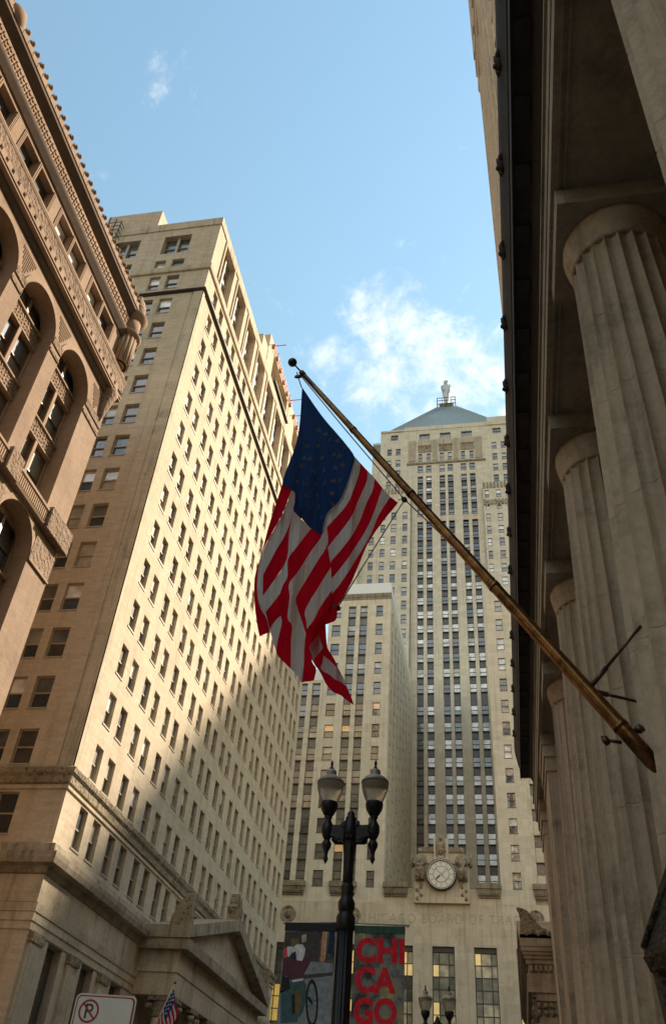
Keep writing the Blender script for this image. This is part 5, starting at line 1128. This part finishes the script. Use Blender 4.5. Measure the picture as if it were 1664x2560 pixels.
# ------------------------------------------------------------------ street lamps, banners, sign, lantern
def lamps():
    L = thing('street_lamp', 'black twin-globe street lamp carrying two banners in the centre foreground', 'street lamp', (-2.56, 14.5, 0), 'twin-globe street lamps along the kerb')
    def lt(nm, prof, mat='black_iron', at=(0,0,0), seg=24): return MB().lathe(prof, at, seg).build(nm, mat, L)
    lt('base', [(0.30,0),(0.30,0.25),(0.24,0.32),(0.26,0.5),(0.20,0.75),(0.17,0.9)])
    m = MB(); rr = []
    for z, r in ((0.9,0.150),(3.0,0.138),(5.2,0.128)): rr.append([(r*(1+0.05*math.cos(12*a))*math.cos(a), r*(1+0.05*math.cos(12*a))*math.sin(a), z) for a in [2*PI*j/48 for j in range(48)]])
    m.rings(rr); m.build('lower_shaft', 'black_iron', L)
    lt('banner_collar', [(0.12,5.15),(0.15,5.2),(0.155,5.38),(0.13,5.42),(0.12,5.46)])
    lt('collar', [(0.10,5.42),(0.135,5.5),(0.14,5.6),(0.11,5.66),(0.095,5.7),(0.115,5.74),(0.10,5.78),(0.118,5.83),(0.09,5.9)])
    m = MB(); rr = []
    for z, r in ((5.85,0.082),(6.1,0.082),(6.35,0.088),(6.55,0.11),(6.66,0.13)): rr.append([(r*(1+0.06*math.cos(10*a))*math.cos(a), r*(1+0.06*math.cos(10*a))*math.sin(a), z) for a in [2*PI*j/40 for j in range(40)]])
    m.rings(rr); m.build('upper_shaft', 'black_iron', L)
    lt('hub', [(0.13,6.58),(0.12,6.8),(0.115,6.88),(0.09,6.94),(0.095,6.98),(0.06,7.03),(0.065,7.07),(0.02,7.13)])
    for s in (-1, 1):
        x = s*0.40
        m = MB(); m.prism([(s*0.05,6.50),(s*0.12,6.56),(s*0.20,6.56),(s*0.25,6.64),(s*0.36,6.68),(s*0.36,6.86),(s*0.2,6.85),(s*0.05,6.90)], lambda u, v, d: (u, d, v), -0.06, 0.06); blob(m, (s*0.19,0,6.62), (0.12,0.08,0.09), 3, 2, 0.3); blob(m, (s*0.10,0,6.86), (0.07,0.08,0.09), 5, 2, 0.3); m.build('arm', 'black_iron', L)
        lt('lamp_body', [(0.03,6.60),(0.05,6.62),(0.085,6.68),(0.108,6.76),(0.105,6.85),(0.06,6.93),(0.05,6.97),(0.075,7.0),(0.06,7.02)], at=(x,0,0))
        lt('pendant', [(0.001,6.21),(0.03,6.26),(0.045,6.30),(0.028,6.35),(0.04,6.42),(0.078,6.50),(0.085,6.55),(0.05,6.62)], at=(x,0,0))
        lt('globe_cup', [(0.045,7.0),(0.09,7.05),(0.14,7.14),(0.155,7.22),(0.15,7.26),(0.12,7.27)], at=(x,0,0))
        lt('globe', [(0.12,7.265),(0.155,7.30),(0.20,7.40),(0.228,7.50),(0.235,7.57),(0.228,7.61)], 'lamp_glass', (x,0,0), 36)
        lt('lid', [(0.245,7.605),(0.24,7.64),(0.20,7.69),(0.16,7.72),(0.12,7.73),(0.085,7.76),(0.095,7.80),(0.09,7.84),(0.07,7.86)], 'lamp_lid', (x,0,0), 32)
        lt('finial', [(0.06,7.855),(0.035,7.90),(0.018,7.93),(0.028,7.97),(0.02,8.02),(0.002,8.05)], at=(x,0,0))
        m = MB(); m.tube([(s*0.1,0,5.30),(s*1.0,0,5.28)], 0.014, 8); blob(m, (s*1.0,0,5.28), (0.035,0.03,0.03), 1, 1, 0.05); m.build('banner_rod', 'frame_white' if s else 'black_iron', L)
        m = MB(); m.tube([(s*0.1,0,3.32),(s*1.0,0,3.30)], 0.014, 8); m.build('banner_rod', 'black_iron', L)
    L2 = copy_tree(L); L2.location = (-2.5, 32.8, 0); tag(L2, 'far black twin-globe street lamp showing only its globes low beside the tall lit windows', 'street lamp', 'twin-globe street lamps along the kerb')
    for o in list(L2.children):
        if o.name.startswith('banner_'): bpy.data.objects.remove(o)
    # --- banners
    def flat(par, pts, y, nm, mat): m = MB(); m.poly([(x, y, z) for x, z in pts]); return m.build(nm, mat, par)
    A = thing('cyclist_banner', 'street banner printed with a cyclist photograph, left of the lamp post', 'banner', (-3.12, 14.5, 5.26), 'banners on the lamp post')
    m = MB(); m.box((-0.42,-0.012,-1.95), (0.42,-0.004,0)); m.build('cloth', 'print_collage', A)
    c = lambda px, py: ((px-80)*0.00142-0.41, -(py-150)*0.0012)
    P = lambda pts, y, nm, mat: flat(A, [c(*p) for p in pts], y, nm, mat)
    P([(80,250),(330,230),(480,260),(480,620),(300,600),(80,640)], -0.0135, 'print_backdrop', 'print_bg')
    P([(80,640),(300,590),(650,620),(650,1750),(80,1750)], -0.014, 'print_road', 'print_road'); P([(80,930),(330,760),(650,720),(650,760),(340,810),(80,990)], -0.0141, 'print_kerb', 'print_bg'); P([(90,960),(330,840),(300,1300),(120,1320)], -0.0141, 'print_shadow', 'print_teal')
    P([(510,170),(560,170),(550,600),(500,590)], -0.0142, 'print_post', 'print_orange'); P([(540,170),(565,170),(560,560),(545,590)], -0.0145, 'print_post', 'print_cream'); P([(590,170),(648,170),(648,520),(580,500)], -0.0142, 'print_door', 'print_navy')
    P([(270,290),(325,270),(330,360),(280,380)], -0.0142, 'print_figure', 'print_cream'); P([(150,330),(240,330),(240,420),(170,440)], -0.0142, 'print_bush', 'print_skin')
    P([(60+22,580),(200,540),(330,570),(400,520),(395,600),(330,690),(300,760),(340,800),(250,900),(150,790),(82,780)], -0.0145, 'print_rider', 'print_maroon')
    P([(85,780),(170,800),(190,930),(85,930)], -0.0144, 'print_shadow', 'print_dark')
    P([(175,450),(230,395),(290,400),(325,450),(320,540),(300,600),(235,590),(215,500),(180,520)], -0.015, 'print_helmet', 'print_white')
    P([(85,450),(120,440),(130,560),(85,570)], -0.015, 'print_sleeve', 'print_pink'); P([(115,430),(180,430),(170,520),(140,560),(128,540)], -0.0152, 'print_sleeve', 'print_white'); P([(180,510),(215,480),(235,580),(185,590)], -0.0152, 'print_backpack', 'print_navy')
    P([(180,820),(330,790),(370,900),(380,1050),(350,1200),(320,1250),(260,1180),(210,1050)], -0.0155, 'print_bicycle', 'print_teal'); P([(200,830),(330,800),(330,830),(210,850)], -0.0158, 'print_handlebar', 'print_white'); P([(220,890),(300,890),(300,930),(240,960)], -0.0158, 'print_bag', 'print_green')
    m = MB(); n = 40; cx, cy = 445, 1080
    for i in range(n):
        a, b = 2*PI*i/n, 2*PI*(i+1)/n; q = lambda r1, r2, t: (lambda s: (s[0], -0.0157, s[1]))(c(cx+r1*math.cos(t)+18*math.sin(t), cy+r2*math.sin(t)))
        m.quad(q(70,272,a), q(70,272,b), q(48,222,b), q(48,222,a))
    for i in range(8):
        a = PI*i/8+0.2; m.quad(q(50,228,a), q(50,228,a+0.03), q(50,228,a+PI), q(50,228,a+PI+0.03))
    P([(300,620),(380,560),(400,600),(330,760),(300,800)], -0.0156, 'print_arm', 'print_maroon'); P([(240,880),(300,900),(330,1150),(300,1230),(265,1180)], -0.0157, 'print_leg', 'print_skin'); P([(210,1000),(250,990),(270,1200),(240,1220)], -0.0157, 'print_leg', 'print_dark')
    m.build('print_wheel', 'print_dark', A); P([(400,1000),(440,1050),(450,1080),(420,1080),(390,1030)], -0.0158, 'print_fork', 'print_dark')
    m = MB(); m.box((-0.425,-0.02,-0.10), (0.425,0.0,0.02)); m.build('rod_sleeve', 'print_dark', A)
    Bn = thing('lettered_banner', 'street banner reading CHICAGO in red letters, right of the lamp post', 'banner', (-2.0, 14.5, 5.24), 'banners on the lamp post')
    m = MB(); m.box((-0.40,-0.012,-1.95), (0.40,-0.004,0)); m.build('cloth', 'print_collage', Bn)
    m = MB(); m.box((-0.405,-0.02,-0.09), (0.405,0.0,0.02)); m.build('rod_sleeve', 'print_green', Bn)
    for txt, x0, x1, z0, z1 in (('CHI', -0.365, 0.40, -0.52, -0.155), ('CA', -0.365, 0.275, -0.935, -0.565), ('GO', -0.365, 0.29, -1.36, -0.99)):
        cu = bpy.data.curves.new('letters', 'FONT'); cu.body = txt; cu.size = 0.5; cu.offset = 0.022; cu.extrude = 0.0006; cu.resolution_u = 6
        tmp = bpy.data.objects.new('t', cu); COL.objects.link(tmp); bpy.context.view_layer.update()
        me = bpy.data.meshes.new_from_object(tmp.evaluated_get(bpy.context.evaluated_depsgraph_get())); bpy.data.objects.remove(tmp); me.materials.clear(); me.materials.append(MATS['print_red'])
        xs = [v.co.x for v in me.vertices]; ys2 = [v.co.y for v in me.vertices]; sx = (x1-x0)/(max(xs)-min(xs)); sy = (z1-z0)/(max(ys2)-min(ys2))
        for v in me.vertices: v.co = ((v.co.x-min(xs))*sx+x0, -0.0145-v.co.z, (v.co.y-min(ys2))*sy+z0)
        link('letters', me, Bn)
    # --- parking sign
    S = thing('parking_sign', 'white no-parking sign with red border and struck-out P at the bottom left', 'sign', (-2.63, 6.0, 0)); S.rotation_euler = (0, 0, math.radians(6))
    def rr(x0, x1, z0, z1, r, y, nm, mat):
        pts = []
        for cx, cz, a0 in ((x1-r, z1-r, 0), (x0+r, z1-r, 90), (x0+r, z0+r, 180), (x1-r, z0+r, 270)):
            for k in range(7): a = math.radians(a0+15*k); pts.append((cx+r*math.cos(a), cz+r*math.sin(a)))
        m = MB(); m.prism(pts, lambda u, v, d: (u, d, v), y, y+0.003); m.build(nm, mat, S)
    rr(-0.205, 0.205, 2.05, 2.655, 0.035, 0.004, 'plate', 'sign_white'); rr(-0.195, 0.195, 2.06, 2.645, 0.03, 0.0005, 'border', 'sign_red'); rr(-0.186, 0.186, 2.069, 2.636, 0.026, -0.003, 'face', 'sign_white')
    m = MB(); n = 36; cx, cz = -0.10, 2.553; R1, R2 = 0.068, 0.056
    for i in range(n):
        a, b = 2*PI*i/n, 2*PI*(i+1)/n; m.quad(*[(cx+r*math.cos(t), -0.0045, cz+r*math.sin(t)) for r, t in ((R1,a),(R1,b),(R2,b),(R2,a))])
    m.build('prohibition_ring', 'sign_red', S)
    m = MB(); m.poly([(cx-0.045,-0.0052,cz+0.037),(cx-0.037,-0.0052,cz+0.045),(cx+0.045,-0.0052,cz-0.037),(cx+0.037,-0.0052,cz-0.045)]); m.build('slash', 'sign_red', S)
    m = MB(); m.poly([(cx-0.024,-0.0048,cz-0.042),(cx-0.011,-0.0048,cz-0.042),(cx-0.011,-0.0048,cz+0.042),(cx-0.024,-0.0048,cz+0.042)])
    for i in range(12):
        a, b = -PI/2+PI*i/12, -PI/2+PI*(i+1)/12; m.quad(*[(cx+0.004+r*math.cos(t), -0.0048, cz+0.018+r*math.sin(t)) for r, t in ((0.024,a),(0.024,b),(0.012,b),(0.012,a))])
    m.quad((cx-0.012,-0.0048,cz+0.030),(cx+0.004,-0.0048,cz+0.030),(cx+0.004,-0.0048,cz+0.042),(cx-0.012,-0.0048,cz+0.042)); m.quad((cx-0.012,-0.0048,cz-0.006),(cx+0.004,-0.0048,cz-0.006),(cx+0.004,-0.0048,cz+0.006),(cx-0.012,-0.0048,cz+0.006)); m.build('letter_p', 'sign_black', S)
    m = MB(); m.tube([(0,0.035,0),(0,0.035,2.62)], 0.025, 10); m.build('post', 'dark_iron', S)
    m = MB(); m.box((-0.03,0.007,2.5), (0.03,0.04,2.54)); m.box((-0.03,0.007,2.15), (0.03,0.04,2.19)); m.build('clip', 'dark_iron', S)
    # --- bronze lantern by the near column
    G = thing('wall_lantern', 'dark bronze lantern on a column bracket at the bottom right corner', 'lantern', (0.97, 3.80, 2.06))
    def hexa(nm, prof, mat): m = MB(); m.rings([[(r*math.cos(2*PI*j/6+PI), r*math.sin(2*PI*j/6+PI), z) for j in range(6)] for r, z in prof], smooth=False); return m.build(nm, mat, G)
    hexa('roof', [(0.455,0.40),(0.45,0.44),(0.30,0.74),(0.16,1.02),(0.10,1.10)], 'bronze_lantern'); hexa('eave', [(0.40,0.33),(0.44,0.36),(0.46,0.41)], 'bronze_lantern')
    hexa('pane_drum', [(0.33,-0.35),(0.385,0.33)], 'lantern_glass'); hexa('foot', [(0.05,-0.75),(0.15,-0.6),(0.30,-0.48),(0.35,-0.42),(0.35,-0.34)], 'bronze_lantern')
    for j in range(6):
        a = 2*PI*j/6+PI; m = MB(); m.tube([(0.34*math.cos(a),0.34*math.sin(a),-0.36),(0.40*math.cos(a),0.40*math.sin(a),0.36)], 0.032, 6)
        m.tube([(0.445*math.cos(a),0.445*math.sin(a),0.44),(0.30*math.cos(a),0.30*math.sin(a),0.745),(0.16*math.cos(a),0.16*math.sin(a),1.02)], 0.02, 6)
        m.build('rib', 'bronze_lantern', G)
    m = MB(); m.tube([(0,0,-0.6),(0.3,0,-0.75),(0.75,-0.1,-0.5)], [0.05,0.06,0.06], 8); m.build('bracket', 'bronze_lantern', G)
lamps()
